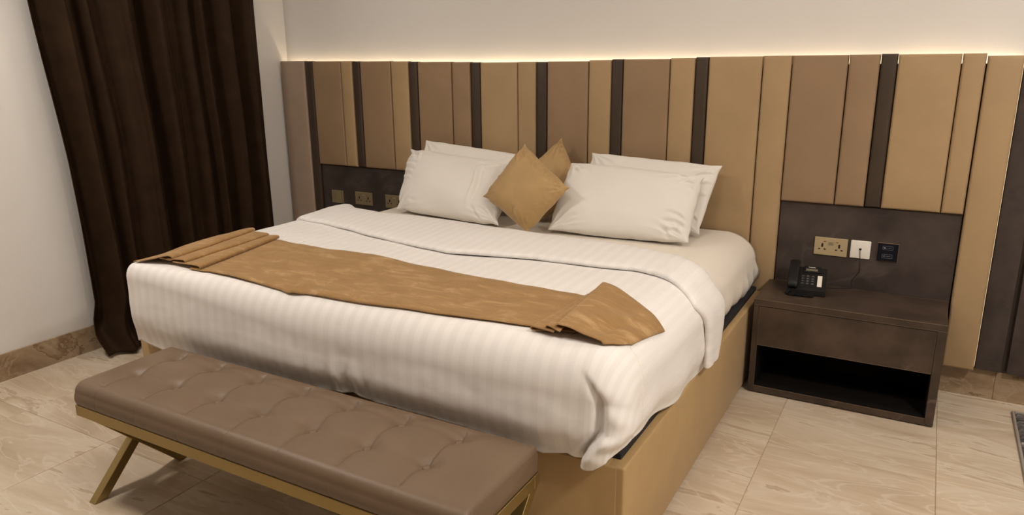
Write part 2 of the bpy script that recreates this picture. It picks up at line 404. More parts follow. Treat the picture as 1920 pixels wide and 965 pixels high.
def pad(x0, x1, z0, z1, yf, m, nx=6, nzv=14):
    """upholstered strip: rounded edges and a soft belly"""
    bm = bmesh.new()
    r = 0.012
    W_, H_ = x1 - x0, z1 - z0
    def prof(n, L):
        e = [0, 0.12, 0.35, 0.65, 1.0]
        return [r * q for q in e] + [r + (L - 2 * r) * k / n for k in range(1, n)] + [L - r * q for q in reversed(e)]
    px = prof(max(3, int(W_ / 0.05)), W_); pz = prof(8, H_)
    def depth(q, L):
        d = min(q, L - q)
        if d < r: return r - math.sqrt(max(0, r * r - (r - d) ** 2))
        return 0.0
    V = []
    for a in px:
        row = []
        for b in pz:
            dd = max(depth(a, W_), depth(b, H_)) if min(depth(a, W_), depth(b, H_)) == 0 else min(r * 1.1, math.hypot(depth(a, W_), depth(b, H_)))
            belly = 0.004 * (1 - (2 * a / W_ - 1) ** 2) * min(1, min(b, H_ - b) / 0.06)
            row.append(bm.verts.new((x0 + a, yf + dd - belly, z0 + b)))
        V.append(row)
    for i in range(len(px) - 1):
        for j in range(len(pz) - 1):
            bm.faces.new((V[i][j], V[i + 1][j], V[i + 1][j + 1], V[i][j + 1]))
    # sides + back
    rim = [V[i][0] for i in range(len(px))] + [V[-1][j] for j in range(1, len(pz))] + [V[i][-1] for i in range(len(px) - 2, -1, -1)] + [V[0][j] for j in range(len(pz) - 2, 0, -1)]
    back = [bm.verts.new((v.co.x, -0.004, v.co.z)) for v in rim]
    n = len(rim)
    for k in range(n):
        bm.faces.new((rim[k], back[k], back[(k + 1) % n], rim[(k + 1) % n]))
    bm.faces.new(back)
    bmesh.ops.recalc_face_normals(bm, faces=bm.faces)
    return obj('padded_strip', bm, M[m], hb, True)
for k in range(28):
    z0 = 0.155
    if 2 <= k <= 6 or 22 <= k <= 26: z0 = NZ + 0.003
    yf = -0.044 + random.uniform(-0.002, 0.002) + (0.003 if kinds[k] == 'dark' else 0)
    g = 0.0012 + random.uniform(0, 0.001)
    if k == 27: g = 0.003
    pad(xs[k] + g, xs[k + 1] - g, z0, tops[k], yf, kinds[k])
obj('backing_board', bx(-0.615, 3.56, -0.004, 0.004, 0.158, 1.50), M['backing'], hb)
obj('niche_panel', bx(-0.331, 0.450, -0.022, -0.004, 0.155, NZ, 0.001, 1), M['niche'], hb)
obj('niche_panel', bx(2.669, 3.430, -0.022, -0.004, 0.155, NZ, 0.001, 1), M['niche'], hb)
obj('led_strip', bx(-0.61, 3.56, 0.010, 0.022, 1.490, 1.494), M['led'], hb)
obj('mounting_rail', bx(-0.61, 3.56, 0.004, 0.0399, 1.470, 1.490), M['backing'], hb)
obj('mounting_rail', bx(-0.61, 3.56, 0.004, 0.0399, 0.30, 0.34), M['backing'], hb)

# dark laminate panelling to the right of the headboard
wp = thing('wall_panelling', 'dark brown laminate wall panelling at the right end of the headboard', 'panel', (3.567, 0, 0.152))
obj('panel_board', bx(0.001, 0.101, -0.002, 0.020, 0.0, 1.385, 0.0015, 1), M['niche'], wp)
obj('panel_board', bx(0.121, 0.70, -0.006, 0.020, 0.0, 1.385, 0.0015, 1), M['niche'], wp)
obj('panel_board', bx(0.71, 1.31, -0.006, 0.020, 0.0, 1.385, 0.0015, 1), M['niche'], wp)
obj('backing_board', bx(0.0, 1.31, 0.0201, 0.0395, 0.0, 1.385), M['backing'], wp)
obj('led_strip', bx(-0.0045, -0.0020, 0.001, 0.004, 0.01, 1.37), M['led_side'], wp)

# ------------------------------------------------------------------ curtain
def curtain():
    nu, nv = 360, 90
    rnd = random.Random(11)
    ph = [rnd.uniform(0, 6.28) for _ in range(8)]
    def wave(s):
        q = s + 0.035 * math.sin(2 * math.pi * 1.7 * s + ph[0]) + 0.016 * math.sin(2 * math.pi * 4.3 * s + ph[1])
        am = 0.72 + 0.28 * math.sin(2 * math.pi * 2.3 * s + ph[2])
        am2 = 0.5 + 0.5 * math.sin(2 * math.pi * 3.1 * s + ph[3])
        v = am * math.sin(2 * math.pi * 8.0 * q) + 0.34 * am2 * math.sin(2 * math.pi * 16.0 * q + ph[4]) + 0.05 * math.sin(2 * math.pi * 27 * s + ph[5])
        return 0.5 * v + 0.1
    P = []
    for i in range(nu):
        s0 = i / (nu - 1)
        row = []
        for j in range(nv):
            q = j / (nv - 1); z = 0.018 + (2.66 - 0.018) * (q ** 1.25)
            yl = interp(z, [(0, -1.615), (0.12, -1.63), (0.3, -1.592), (0.6, -1.597), (1.07, -1.617), (1.83, -1.672), (2.7, -1.70)])
            yr = -0.33
            s = s0 + 0.016 * nz(s0 * 6, z * 0.9, 3.1) + 0.006 * nz(s0 * 20, z * 1.5, 1.1)
            yy = yr + (yl - yr) * s0
            x = -0.520 + 0.135 * (1 - 0.6 * max(0, 1 - z / 0.3) ** 1.3) * wave(min(1, max(0, s))) + 0.016 * nz(s0 * 9, z * 1.3, 7.7)
            if s0 > 0.93: x -= 0.05 * ((s0 - 0.93) / 0.07) ** 1.5
            # the hem spreads over the floor
            lo = max(0, 1 - z / 0.22)
            x += lo ** 1.6 * (0.04 + 0.10 * ss(0.7, 0.95, s0))
            x = max(x, -0.612)
            row.append((x, yy, z))
        P.append(row)
    me = grid_mesh('curtain', P)
    o = link('curtain', me, M['curtain'])
    sol = o.modifiers.new('thickness', 'SOLIDIFY'); sol.thickness = 0.004; sol.offset = 0
    return tag(o, 'long dark brown pleated curtain hanging at the left wall beside the bed', 'curtain')
curtain()
t = thing('curtain_rail', 'white curtain rail under the ceiling on the left wall', 'rail', (-0.52, -1.0, 2.68))
obj('rail', bx(-0.015, 0.015, -0.85, 0.75, 0.0, 0.03, 0.003, 1), M['white_metal'], t)
for k in range(4):
    obj('bracket', bx(-0.115, -0.014, -0.7 + k * 0.45 - 0.01, -0.7 + k * 0.45 + 0.01, 0.012, 0.027), M['white_metal'], t)

# ------------------------------------------------------------------ bed base
bed = thing('bed', 'low bed frame upholstered in gold leather with a black liner under the mattress', 'bed', (1.519, -1.0, 0))
def bedpart(name, x0, x1, y0, y1, z0, z1, m, bev=0.007, seg=3, sm=True):
    return obj(name, bx(x0 - 1.519, x1 - 1.519, y0 + 1.0, y1 + 1.0, z0, z1, bev, seg), M[m], bed, sm)
BL_, BR_, BF_, BB_ = 0.418, 2.620, -1.962, -0.062
ob = bedpart('side_rail', BR_ - 0.055, BR_, BF_ + 0.0, BB_, 0.012, 0.400, 'base')
bedpart('side_rail', BL_, BL_ + 0.055, BF_, BB_, 0.012, 0.400, 'base')
bedpart('foot_board', BL_ + 0.02, BR_ - 0.02, BF_ - 0.001, BF_ + 0.055, 0.012, 0.3995, 'base')
bedpart('slat_deck', BL_ + 0.05, BR_ - 0.05, BF_ + 0.05, BB_, 0.34, 0.392, 'black', 0, 1, False)
bedpart('black_liner', BL_ + 0.03, BR_ - 0.028, BF_ + 0.045, BB_, 0.393, 0.420, 'black', 0.004, 2, False)
for sx in (BL_ + 0.1, BR_ - 0.1):
    for sy in (BF_ + 0.12, BB_ - 0.12):
        bedpart('foot', sx - 0.03, sx + 0.03, sy - 0.03, sy + 0.03, 0.0, 0.34, 'black', 0.003, 1, False)

# ------------------------------------------------------------------ perimeter-draped cloth (mattress sheet and duvet)
def drape(name, xl, xr, yf, yh, zt, zhem, rL, rR, rF, rz, rcL, rcR, n_per, n_drop, n_sh, n_top, disp=None, hemf=None, curl=0.0):
    """cloth over a rectangle open at the head side. Returns mesh with cloth_u attribute.
    perimeter runs right-head -> right-front corner -> left-front corner -> left-head"""
    segs = []
    Ls = [abs(yh - yf) - rcR, rcR * math.pi / 2, xr - xl - rcR - rcL, rcL * math.pi / 2, abs(yh - yf) - rcL]
    tot = sum(Ls)
    per = []
    for k in range(n_per):
        s = tot * k / (n_per - 1)
        if s <= Ls[0]:
            p = (xr, yh - s); nn = (1, 0)
        elif s <= Ls[0] + Ls[1]:
            a = (s - Ls[0]) / rcR
            p = (xr - rcR + rcR * math.cos(a), yf + rcR - rcR * math.sin(a)); nn = (math.cos(a), -math.sin(a))
        elif s <= sum(Ls[:3]):
            q = s - Ls[0] - Ls[1]
            p = (xr - rcR - q, yf); nn = (0, -1)
        elif s <= sum(Ls[:4]):
            a = (s - sum(Ls[:3])) / rcL
            p = (xl + rcL - rcL * math.sin(a), yf + rcL - rcL * math.cos(a)); nn = (-math.sin(a), -math.cos(a))
        else:
            q = s - sum(Ls[:4])
            p = (xl, yf + rcL + q); nn = (-1, 0)
        per.append((p, nn))
    rows = []; U = []
    for (p, nn) in per:
        wx = nn[0] ** 2; wf = nn[1] ** 2
        rf_, rz_ = rF(p) if callable(rF) else (rF, rz)
        rx = wf * rf_ + wx * ((rR(p) if callable(rR) else rR) if nn[0] > 0 else rL); rz = rz_ if callable(rF) else rz
        zh = hemf(p, nn) if hemf else zhem
        row = []; ur = []
        def put(x, y, z, u, w):
            v = Vector((x, y, z))
            if disp: v = v + disp(v, nn, w, u)
            row.append(v); ur.append(u)
        if curl:
            for c in (1.0, 0.5):
                put(p[0] - nn[0] * curl * c, p[1] - nn[1] * curl * c, zh + 0.012 * c, p[0] + nn[0] * (zt - zh), 1.0)
        zs = zt - rz
        for k in range(n_drop):
            w = 1 - k / n_drop
            z = zs + (zh - zs) * w
            put(p[0], p[1], z, p[0] + nn[0] * (zs - z + rz * 1.2), w)
        for k in range(n_sh + 1):
            a = math.pi / 2 * k / n_sh
            ins = rx * (1 - math.cos(a)); z = zs + rz * math.sin(a)
            put(p[0] - nn[0] * ins, p[1] - nn[1] * ins, z, p[0] + nn[0] * (rz * 1.2 * (1 - math.sin(a))) - nn[0] * ins, 0.0)
        q0 = (p[0] - nn[0] * rx, p[1] - nn[1] * rx)
        cx0 = (xl + xr) / 2
        for k in range(1, n_top + 1):
            f = k / n_top
            # slide towards the head centre
            x = q0[0] + (cx0 - q0[0]) * f; y = q0[1] + (yh - q0[1]) * f
            if k == n_top: x, y = cx0, yh
            put(x, y, zt, x, 0.0)
        rows.append(row); U.append(ur)
    me = grid_mesh(name, rows)
    return me, U
def set_u(me, U):
    vals = [u for r in U for u in r]
    if len(vals) == len(me.vertices):
        a = me.attributes.new('cloth_u', 'FLOAT', 'POINT')
        a.data.foreach_set('value', vals)
def merge_center(me):
    pass

# mattress under its fitted sheet
def sheet_disp(v, nn, w, u):
    d = Vector((0, 0, 0))
    out = Vector((nn[0], nn[1], 0))
    if w > 0:
        d += out * (0.010 * math.sin(math.pi * min(1, w)) - 0.02 * w ** 3)
        d += out * 0.012 * ss(0, 0.4, w) * nz(v.x * 11 + v.z * 4, v.y * 11 + v.z * 4, v.z * 3)
        if v.y > -0.45: d += out * 0.013 * ss(0.05, 0.6, w) * math.sin(v.y * 52 + 9 * v.z) * ss(-0.50, -0.2, v.y)
    d.z += 0.004 * nz(v.x * 3, v.y * 3, 0.3)
    return d
me, U = drape('mattress', 0.475, 2.580, -1.93, -0.066, 0.692, 0.422, 0.07, 0.17, 0.08, 0.13, 0.07, 0.07, 260, 16, 10, 24, sheet_disp)
mattress = link('mattress', me, M['sheet']); set_u(me, U)
tag(mattress, 'king size mattress under a plain white fitted sheet on the gold base', 'mattress')
bm = bmesh.new(); bm.from_mesh(me)
bmesh.ops.remove_doubles(bm, verts=bm.verts, dist=0.0004)
bmesh.ops.holes_fill(bm, edges=[e for e in bm.edges if e.is_boundary], sides=0)
bmesh.ops.recalc_face_normals(bm, faces=bm.faces)
bm.to_mesh(me); bm.free()

# duvet
DXL, DXR, DYF, DYH, DZT = 0.456, 2.640, -2.025, -1.03, 0.748
def duvet_hem(p, nn):
    front = interp(p[0], [(.43, .425), (.56, .405), (.68, .395), (1.45, .415), (1.56, .42), (1.645, .434), (1.74, .42), (2.1, .425), (2.38, .408), (2.46, .43), (2.505, .412), (2.55, .415), (2.585, .44), (2.62, .465), (2.64, .47)])
    right = interp(-p[1], [(1.0, .43), (1.1, .415), (1.3, .39), (1.5, .415), (1.65, .440), (1.8, .460), (1.9, .472), (2.04, .472)])
    if nn[0] < 0: return front * (1 - nn[0] ** 2) + 0.42 * nn[0] ** 2
    return front * (1 - nn[0] ** 2) + right * nn[0] ** 2
def duvet_disp(v, nn, w, u):
    d = Vector((0, 0, 0)); out = Vector((nn[0], nn[1], 0))
    d.z += 0.006 * nz(v.x * 2.2, v.y * 2.2, 0.7) + 0.0025 * nz(v.x * 7, v.y * 7, 2.0)
    if w > 0:
        g = ss(0, 0.3, w)
        d += out * (0.006 * math.sin(math.pi * w) ** 2 - 0.020 * ss(0.45, 1.0, w) ** 1.5) * (0.5 if nn[0] < -0.2 else 1)
        d += out * 0.005 * nz(v.x * 4, v.y * 4, v.z * 1.2 + 5) * g
        if abs(nn[1]) > 0.7:
            # crumple near the middle of the foot side
            c = math.exp(-((v.x - 1.60) / 0.17) ** 2)
            d += out * c * ss(0.15, 0.8, w) * (0.003 * math.sin(v.x * 70 + 7 * v.z) + 0.006 * nz(v.x * 24, v.z * 9, 1) + 0.003 * nz(v.x * 45, v.z * 24, 8))
            d += out * (0.003 * nz(v.x * 18, v.z * 5, 4) + 0.0008 * nz(v.x * 9, v.z * 25, 9)) * g
            # creases gathering towards the corner tuck
            xe = tuck_x(v.z)
            if v.x < xe + 0.012 and v.x > 2.2:
                dx, dz = v.x - 2.590, v.z - 0.615
                ang = math.atan2(dz, -dx); rad = math.hypot(dx, dz)
                cr = max(0, math.sin(ang * 7 + 0.6)) ** 2
                d += out * 0.012 * cr * math.exp(-((rad - 0.09) / 0.075) ** 2) * ss(0.0, 0.04, xe - v.x) * ss(-0.5, 0.1, ang) * g
    # corner pouch: side cloth folded round onto the foot side, front right
    if nn[0] > -0.2 and v.x > 2.3 and nn[1] < -0.02:
        xe = tuck_x(v.z); R = 0.028
        A = 0.046 * ss(0.745, 0.46, v.z)
        ang = math.degrees(math.atan2(-nn[1], nn[0]))
        ca = min(0.97, max(0.0, (xe + R - (DXR - 0.12)) / 0.12))
        a0 = math.degrees(math.acos(ca))
        if v.x < xe + R and nn[1] < -0.3:
            q = (xe + R - v.x) / R
            h = math.sqrt(max(0.0, 1 - q * q)) if q < 1 else 0.0
        else:
            h = ss(0.0, max(a0, 20.0), ang)
        d += out * A * h
        if v.x < xe + 0.004:
            d -= out * 0.020 * ss(0.70, 0.60, v.z) * math.exp(-((v.x - xe + 0.005) / 0.015) ** 2)
        # small creases across the pouch
        if v.x > xe: d += out * 0.004 * math.sin(v.z * 85 + v.x * 30) * ss(0.68, 0.6, v.z) * h * ss(20, 60, ang)
    # side hem wobble
    if nn[0] > 0.5 and w > 0:
        d += out * 0.008 * w * math.sin(v.y * 17 + 2)
    return d
def tuck_x(z):
    return interp(z, [(0.38, 2.505), (0.43, 2.508), (0.48, 2.535), (0.53, 2.572), (0.58, 2.572), (0.62, 2.572), (0.66, 2.545), (0.70, 2.50)])
def foot_round(p):
    t = ss(0.5, 1.6, p[0])
    return 0.040 + 0.065 * t, 0.06 + 0.07 * t
def side_round(p):
    return 0.165 - 0.060 * ss(-1.45, -1.88, p[1])
me, U = drape('duvet', DXL, DXR, DYF, DYH, DZT, 0.42, 0.040, side_round, foot_round, 0.14, 0.048, 0.12, 640, 44, 18, 34, duvet_disp, duvet_hem, curl=0.03)
duvet = link('duvet', me, M['duvet']); set_u(me, U)
bm = bmesh.new(); bm.from_mesh(me)
bmesh.ops.remove_doubles(bm, verts=bm.verts, dist=0.0016)
bm.to_mesh(me); bm.free()
for p in me.polygons: p.use_smooth = True
tag(duvet, 'white satin striped duvet spread over the bed with its head end folded back', 'duvet')
bpy.context.view_layer.update()
bmt = bmesh.new(); bmt.from_mesh(me); bvh = BVHTree.FromBMesh(bmt); bmt.free()
def top_z(x, y):
    h = bvh.ray_cast(Vector((x, y, 2.0)), Vector((0, 0, -1)))
    return h[0].z if h[0] is not None and h[0].z > 0.45 else None
# folded-back band of the duvet
def cuff():
    # lateral profile (left hem -> top -> right hem): position, normal, cloth coordinate
    prof = []
    rz = 0.15
    def arc(a0, a1, n, cx, rx, sgn):
        for k in range(n + 1):
            a = a0 + (a1 - a0) * k / n
            x = cx + sgn * rx * math.cos(a); z = DZT - rz + rz * math.sin(a)
            nn = Vector((sgn * math.cos(a) / rx, 0, math.sin(a) / rz)).normalized()
            prof.append((x, z, nn))
    for k in range(12): prof.append((DXL + 0.002, 0.43 + (DZT - rz - 0.43) * k / 12, Vector((-1, 0, 0))))
    arc(0, math.pi / 2, 14, DXL + 0.05, 0.05, -1)
    n = 90
    for k in range(1, n): prof.append((DXL + 0.05 + (DXR - 0.165 - DXL - 0.05) * k / n, DZT, Vector((0, 0, 1))))
    arc(math.pi / 2, 0, 16, DXR - 0.165, 0.165, 1)
    for k in range(1, 17): prof.append((DXR, DZT - rz + (0.435 - DZT + rz) * k / 16, Vector((1, 0, 0))))
    rows = []; U = []
    acc = 0; last = None
    for (x, z, nn) in prof:
        if last: acc += math.hypot(x - last[0], z - last[1])
        last = (x, z)
        side = max(0, nn.x)
        if side < 0.3 or z > 0.68:
            yf = interp(x, [(.43, -1.05), (.60, -1.085), (.722, -1.095), (1.075, -1.185), (1.3, -1.24), (1.552, -1.275), (1.74, -1.235), (1.919, -1.198), (2.153, -1.190), (2.35, -1.165), (2.44, -1.19), (2.55, -1.26), (2.62, -1.31)])
            yb = interp(x, [(.43, -0.60), (.60, -0.735), (.83, -0.775), (1.04, -0.735), (1.27, -0.745), (1.58, -0.795), (1.99, -0.82), (2.25, -0.85), (2.44, -0.91), (2.57, -0.99), (2.63, -1.02)])
            if x < 0.5: yb = interp(x, [(.43, -0.74), (.5, -0.70)])
        if nn.x > 0.75:
            yf2 = interp(z, [(.40, -1.215), (.54, -1.225), (.60, -1.245), (.66, -1.28), (.71, -1.32)])
            yb2 = interp(z, [(.43, -1.06), (.50, -1.02), (.55, -0.995), (.62, -0.98), (.69, -1.005), (.74, -1.02)])
            q = ss(0.75, 0.97, nn.x)
            yf = yf * (1 - q) + yf2 * q; yb = yb * (1 - q) + yb2 * q
        yf += 0.006 * nz(acc * 5, 0, 3)
        # closed section: (fraction front->back, offset along normal)
        th = 0.030 + 0.006 * nz(acc * 2.4, 1, 1)
        if nn.x > 0.6: th *= 0.75
        Lb = yf - yb
        sec = [(0.0, 0.002), (-0.012, 0.008), (-0.010, 0.017), (0.03, 0.022), (0.12, 0.024), (0.25, 0.026 + 0.006 * nz(acc * 3, 4, 1)), (0.4, th), (0.55, th + 0.004), (0.7, th + 0.003), (0.82, th), (0.91, th * 0.75), (0.97, th * 0.3), (1.0, -0.012), (0.985, -0.032), (0.93, -0.043)]
        if abs(nn.x) > 0.5:
            sec[12] = (1.0, 0.006); sec[13] = (0.985, -0.004); sec[14] = (0.93, -0.010)
        row = []; ur = []
        for (f, o) in sec:
            y = yf - Lb * f
            if f < 0: y = yf + f * 0.5
            oo = o + 0.002 * nz(acc * 9, f * 4, 6)
            row.append((x + nn.x * oo, y, z + nn.z * oo)); ur.append(acc)
        # under side, back towards the front edge
        for (f, o) in ((0.8, -0.043), (0.6, -0.04)):
            if abs(nn.x) > 0.5: o = -0.008
            row.append((x + nn.x * o, min(yf - Lb * f, yb - 0.02), z + nn.z * o)); ur.append(acc)
        rows.append(row); U.append(ur)
    me = grid_mesh('folded_band', rows)
    o = link('folded_band', me, M['duvet'], duvet); set_u(me, U)
    tag(o, label='turned back band at the head end')
    return o
cuff()
# piped seam lines of the duvet cover on its right side
bm = bmesh.new()
pts = []
for k in range(24):
    z = 0.735 - (0.735 - 0.45) * k / 23
    a = math.asin(max(-1, min(1, (z - (DZT - 0.15)) / 0.15))) if z > DZT - 0.15 else 0
    x = DXR - 0.165 * (1 - math.cos(a)) + 0.004
    y = interp(z, [(0.45, -1.93), (0.55, -1.90), (0.64, -1.88), (0.69, -1.875), (0.735, -1.86)])
    h = bvh.ray_cast(Vector((x + 0.3, y, z + 0.12)), Vector((-0.3, 0, -0.12)).normalized())
    if h[0] is not None: pts.append(h[0])
if len(pts) > 3:
    tube(bm, pts, 0.0016, 6)
    tag(obj('piped_seam', bm, M['sheet'], duvet, True))

# ------------------------------------------------------------------ bed runner
def runner():
    cols = []   # (front xy, back xy, height, blend of thickness)
    def col(f, b, h): cols.append((Vector(f), Vector(b), h))
    def span(c0, c1, n, first=True):
        for k in range(0 if first else 1, n + 1):
            t = k / n
            cols.append((c0[0].lerp(c1[0], t), c0[1].lerp(c1[1], t), c0[2] + (c1[2] - c0[2]) * (3 * t * t - 2 * t ** 3)))
    def turn(c, sgn, dh):
        """rounded fold edge, moving out by sgn and dropping/raising by dh"""
        d = (c[1] - c[0]).normalized(); nrm = Vector((d.y, -d.x)) * sgn
        if abs(nrm.x) > 0 and nrm.x * sgn < 0: nrm = -nrm
        for k in range(1, 6):
            a = math.pi * k / 5
            off = nrm * (math.sin(a) * abs(dh) * 0.8)
            cols.append((c[0] + off, c[1] + off, c[2] + dh * (1 - math.cos(a)) / 2))
        return (c[0], c[1], c[2] + dh)
    V2 = lambda x, y: Vector((x, y))
    L0 = (V2(0.500, -1.992), V2(0.474, -1.590), 0.006)
    F1 = (V2(0.668, -1.945), V2(0.560, -1.425), 0.037)
    F2 = (V2(0.740, -1.940), V2(0.680, -1.450), 0.029)
    F3 = (V2(0.845, -1.955), V2(0.733, -1.440), 0.022)
    def back(c, dx, h): return (c[0] - V2(dx, 0.003), c[1] - V2(dx, 0.006), h)
    span(L0, F1, 22)
    e = turn(F1, 1, -0.014); v = back(F1, 0.055, 0.028); span(e, v, 5, False)
    e = turn(v, -1, -0.006); span(e, F2, 8, False)
    e = turn(F2, 1, -0.012); v = back(F2, 0.055, 0.019); span(e, v, 5, False)
    e = turn(v, -1, -0.005); span(e, F3, 8, False)
    e = turn(F3, 1, -0.012); v = back(F3, 0.045, 0.008); span(e, v, 5, False)
    e = turn(v, -1, -0.003)
    G1 = (V2(2.305, -1.925), V2(2.325, -1.555), 0.009)
    G2 = (V2(2.358, -1.930), V2(2.342, -1.540), 0.022)
    G3 = (V2(2.395, -1.935), V2(2.352, -1.490), 0.033)
    R0 = (V2(2.572, -1.870), V2(2.612, -1.600), 0.010)
    m0 = (V2(0.875, -1.955), V2(0.760, -1.455), 0.005)
    span(e, m0, 4, False)
    front = [(.82, -1.945), (1.055, -1.958), (1.231, -1.965), (1.31, -1.968), (1.365, -1.976), (1.42, -1.960), (1.675, -1.957), (1.926, -1.940), (2.114, -1.920), (2.292, -1.892), (2.45, -1.885)]
    backt = [(.70, -1.445), (.85, -1.467), (1.085, -1.473), (1.307, -1.460), (1.61, -1.501), (1.872, -1.527), (2.103, -1.540), (2.302, -1.545), (2.45, -1.545)]
    n = 90
    for k in range(1, n + 1):
        t = k / n
        xf = 0.875 + (2.42 - 0.875) * t; xb = 0.760 + (2.40 - 0.760) * t
        h = 0.005 + 0.010 * math.exp(-((xf - 1.372) / 0.022) ** 2)
        cols.append((V2(xf, interp(xf, front)), V2(xb, interp(xb, backt)), h))
    last = cols[-1]
    e = turn(last, 1, 0.006); span(e, G1, 6, False)
    def fwd(c, dx, h): return (c[0] + V2(dx, -0.016), c[1] + V2(dx * 0.9, -0.01), h)
    e = turn(G1, -1, 0.008); v = fwd(G1, 0.075, 0.020); span(e, v, 6, False)
    e = turn(v, 1, 0.003); span(e, G2, 8, False)
    e = turn(G2, -1, 0.008); v = fwd(G2, 0.045, 0.029); span(e, v, 6, False)
    e = turn(v, 1, 0.003); span(e, G3, 8, False)
    # top flap, spreading towards the right shoulder
    n = 26
    fpts = [(0, 2.395, -1.935), (0.35, 2.470, -1.940), (0.7, 2.535, -1.932), (0.9, 2.570, -1.90), (1.0, 2.592, -1.85)]
    bpts = [(0, 2.352, -1.490), (0.5, 2.480, -1.545), (0.8, 2.56, -1.585), (1.0, 2.612, -1.620)]
    turn_c = turn(G3, -1, 0.010)
    for k in range(1, n + 1):
        t = k / n
        f = V2(interp(t, [(p[0], p[1]) for p in fpts]), interp(t, [(p[0], p[2]) for p in fpts]))
        b = V2(interp(t, [(p[0], p[1]) for p in bpts]), interp(t, [(p[0], p[2]) for p in bpts]))
        cols.append((f, b, 0.043 - 0.036 * ss(0.10, 0.75, t)))
    NW = 36
    rows = []
    for ci, (f, b, h) in enumerate(cols):
        row = []
        for j in range(NW + 1):
            s = j / NW
            p = f.lerp(b, s)
            z = top_z(p.x, p.y)
            if z is None: z = top_z(min(max(p.x, 0.46), 2.61), max(p.y, -2.0)) or DZT
            hh = h
            if 0.9 < p.x < 2.28: hh += 0.002 + 0.0025 * nz(p.x * 9, p.y * 9, 2)
            if p.x > 2.43 and h > 0.009:
                hh += 0.012 * math.sin((p.x - p.y) * 30) * ss(2.43, 2.52, p.x) * ss(0.95, 0.5, s) * 0.6
            if ci < 23: hh += 0.020 * ss(0.25, 0.9, s) * (1 - ci / 23) + 0.003 * nz(p.x * 20, p.y * 8, 1)
            # crease left of the middle, only near the foot edge
            if 1.25 < f.x < 1.50 and 0.0055 < h < 0.0155: hh = 0.0065 + (h - 0.005) * max(0, 1 - s * 2.4)
            row.append((p.x, p.y, z + max(0.004, hh)))
        rows.append(row)
    me = grid_mesh('bed_runner', rows)
    o = link('bed_runner', me, M['runner'])
    sol = o.modifiers.new('thickness', 'SOLIDIFY'); sol.thickness = 0.003; sol.offset = 1
    return tag(o, 'golden brown velvet bed runner with pleated ends lying across the white duvet', 'bed runner')
runner()

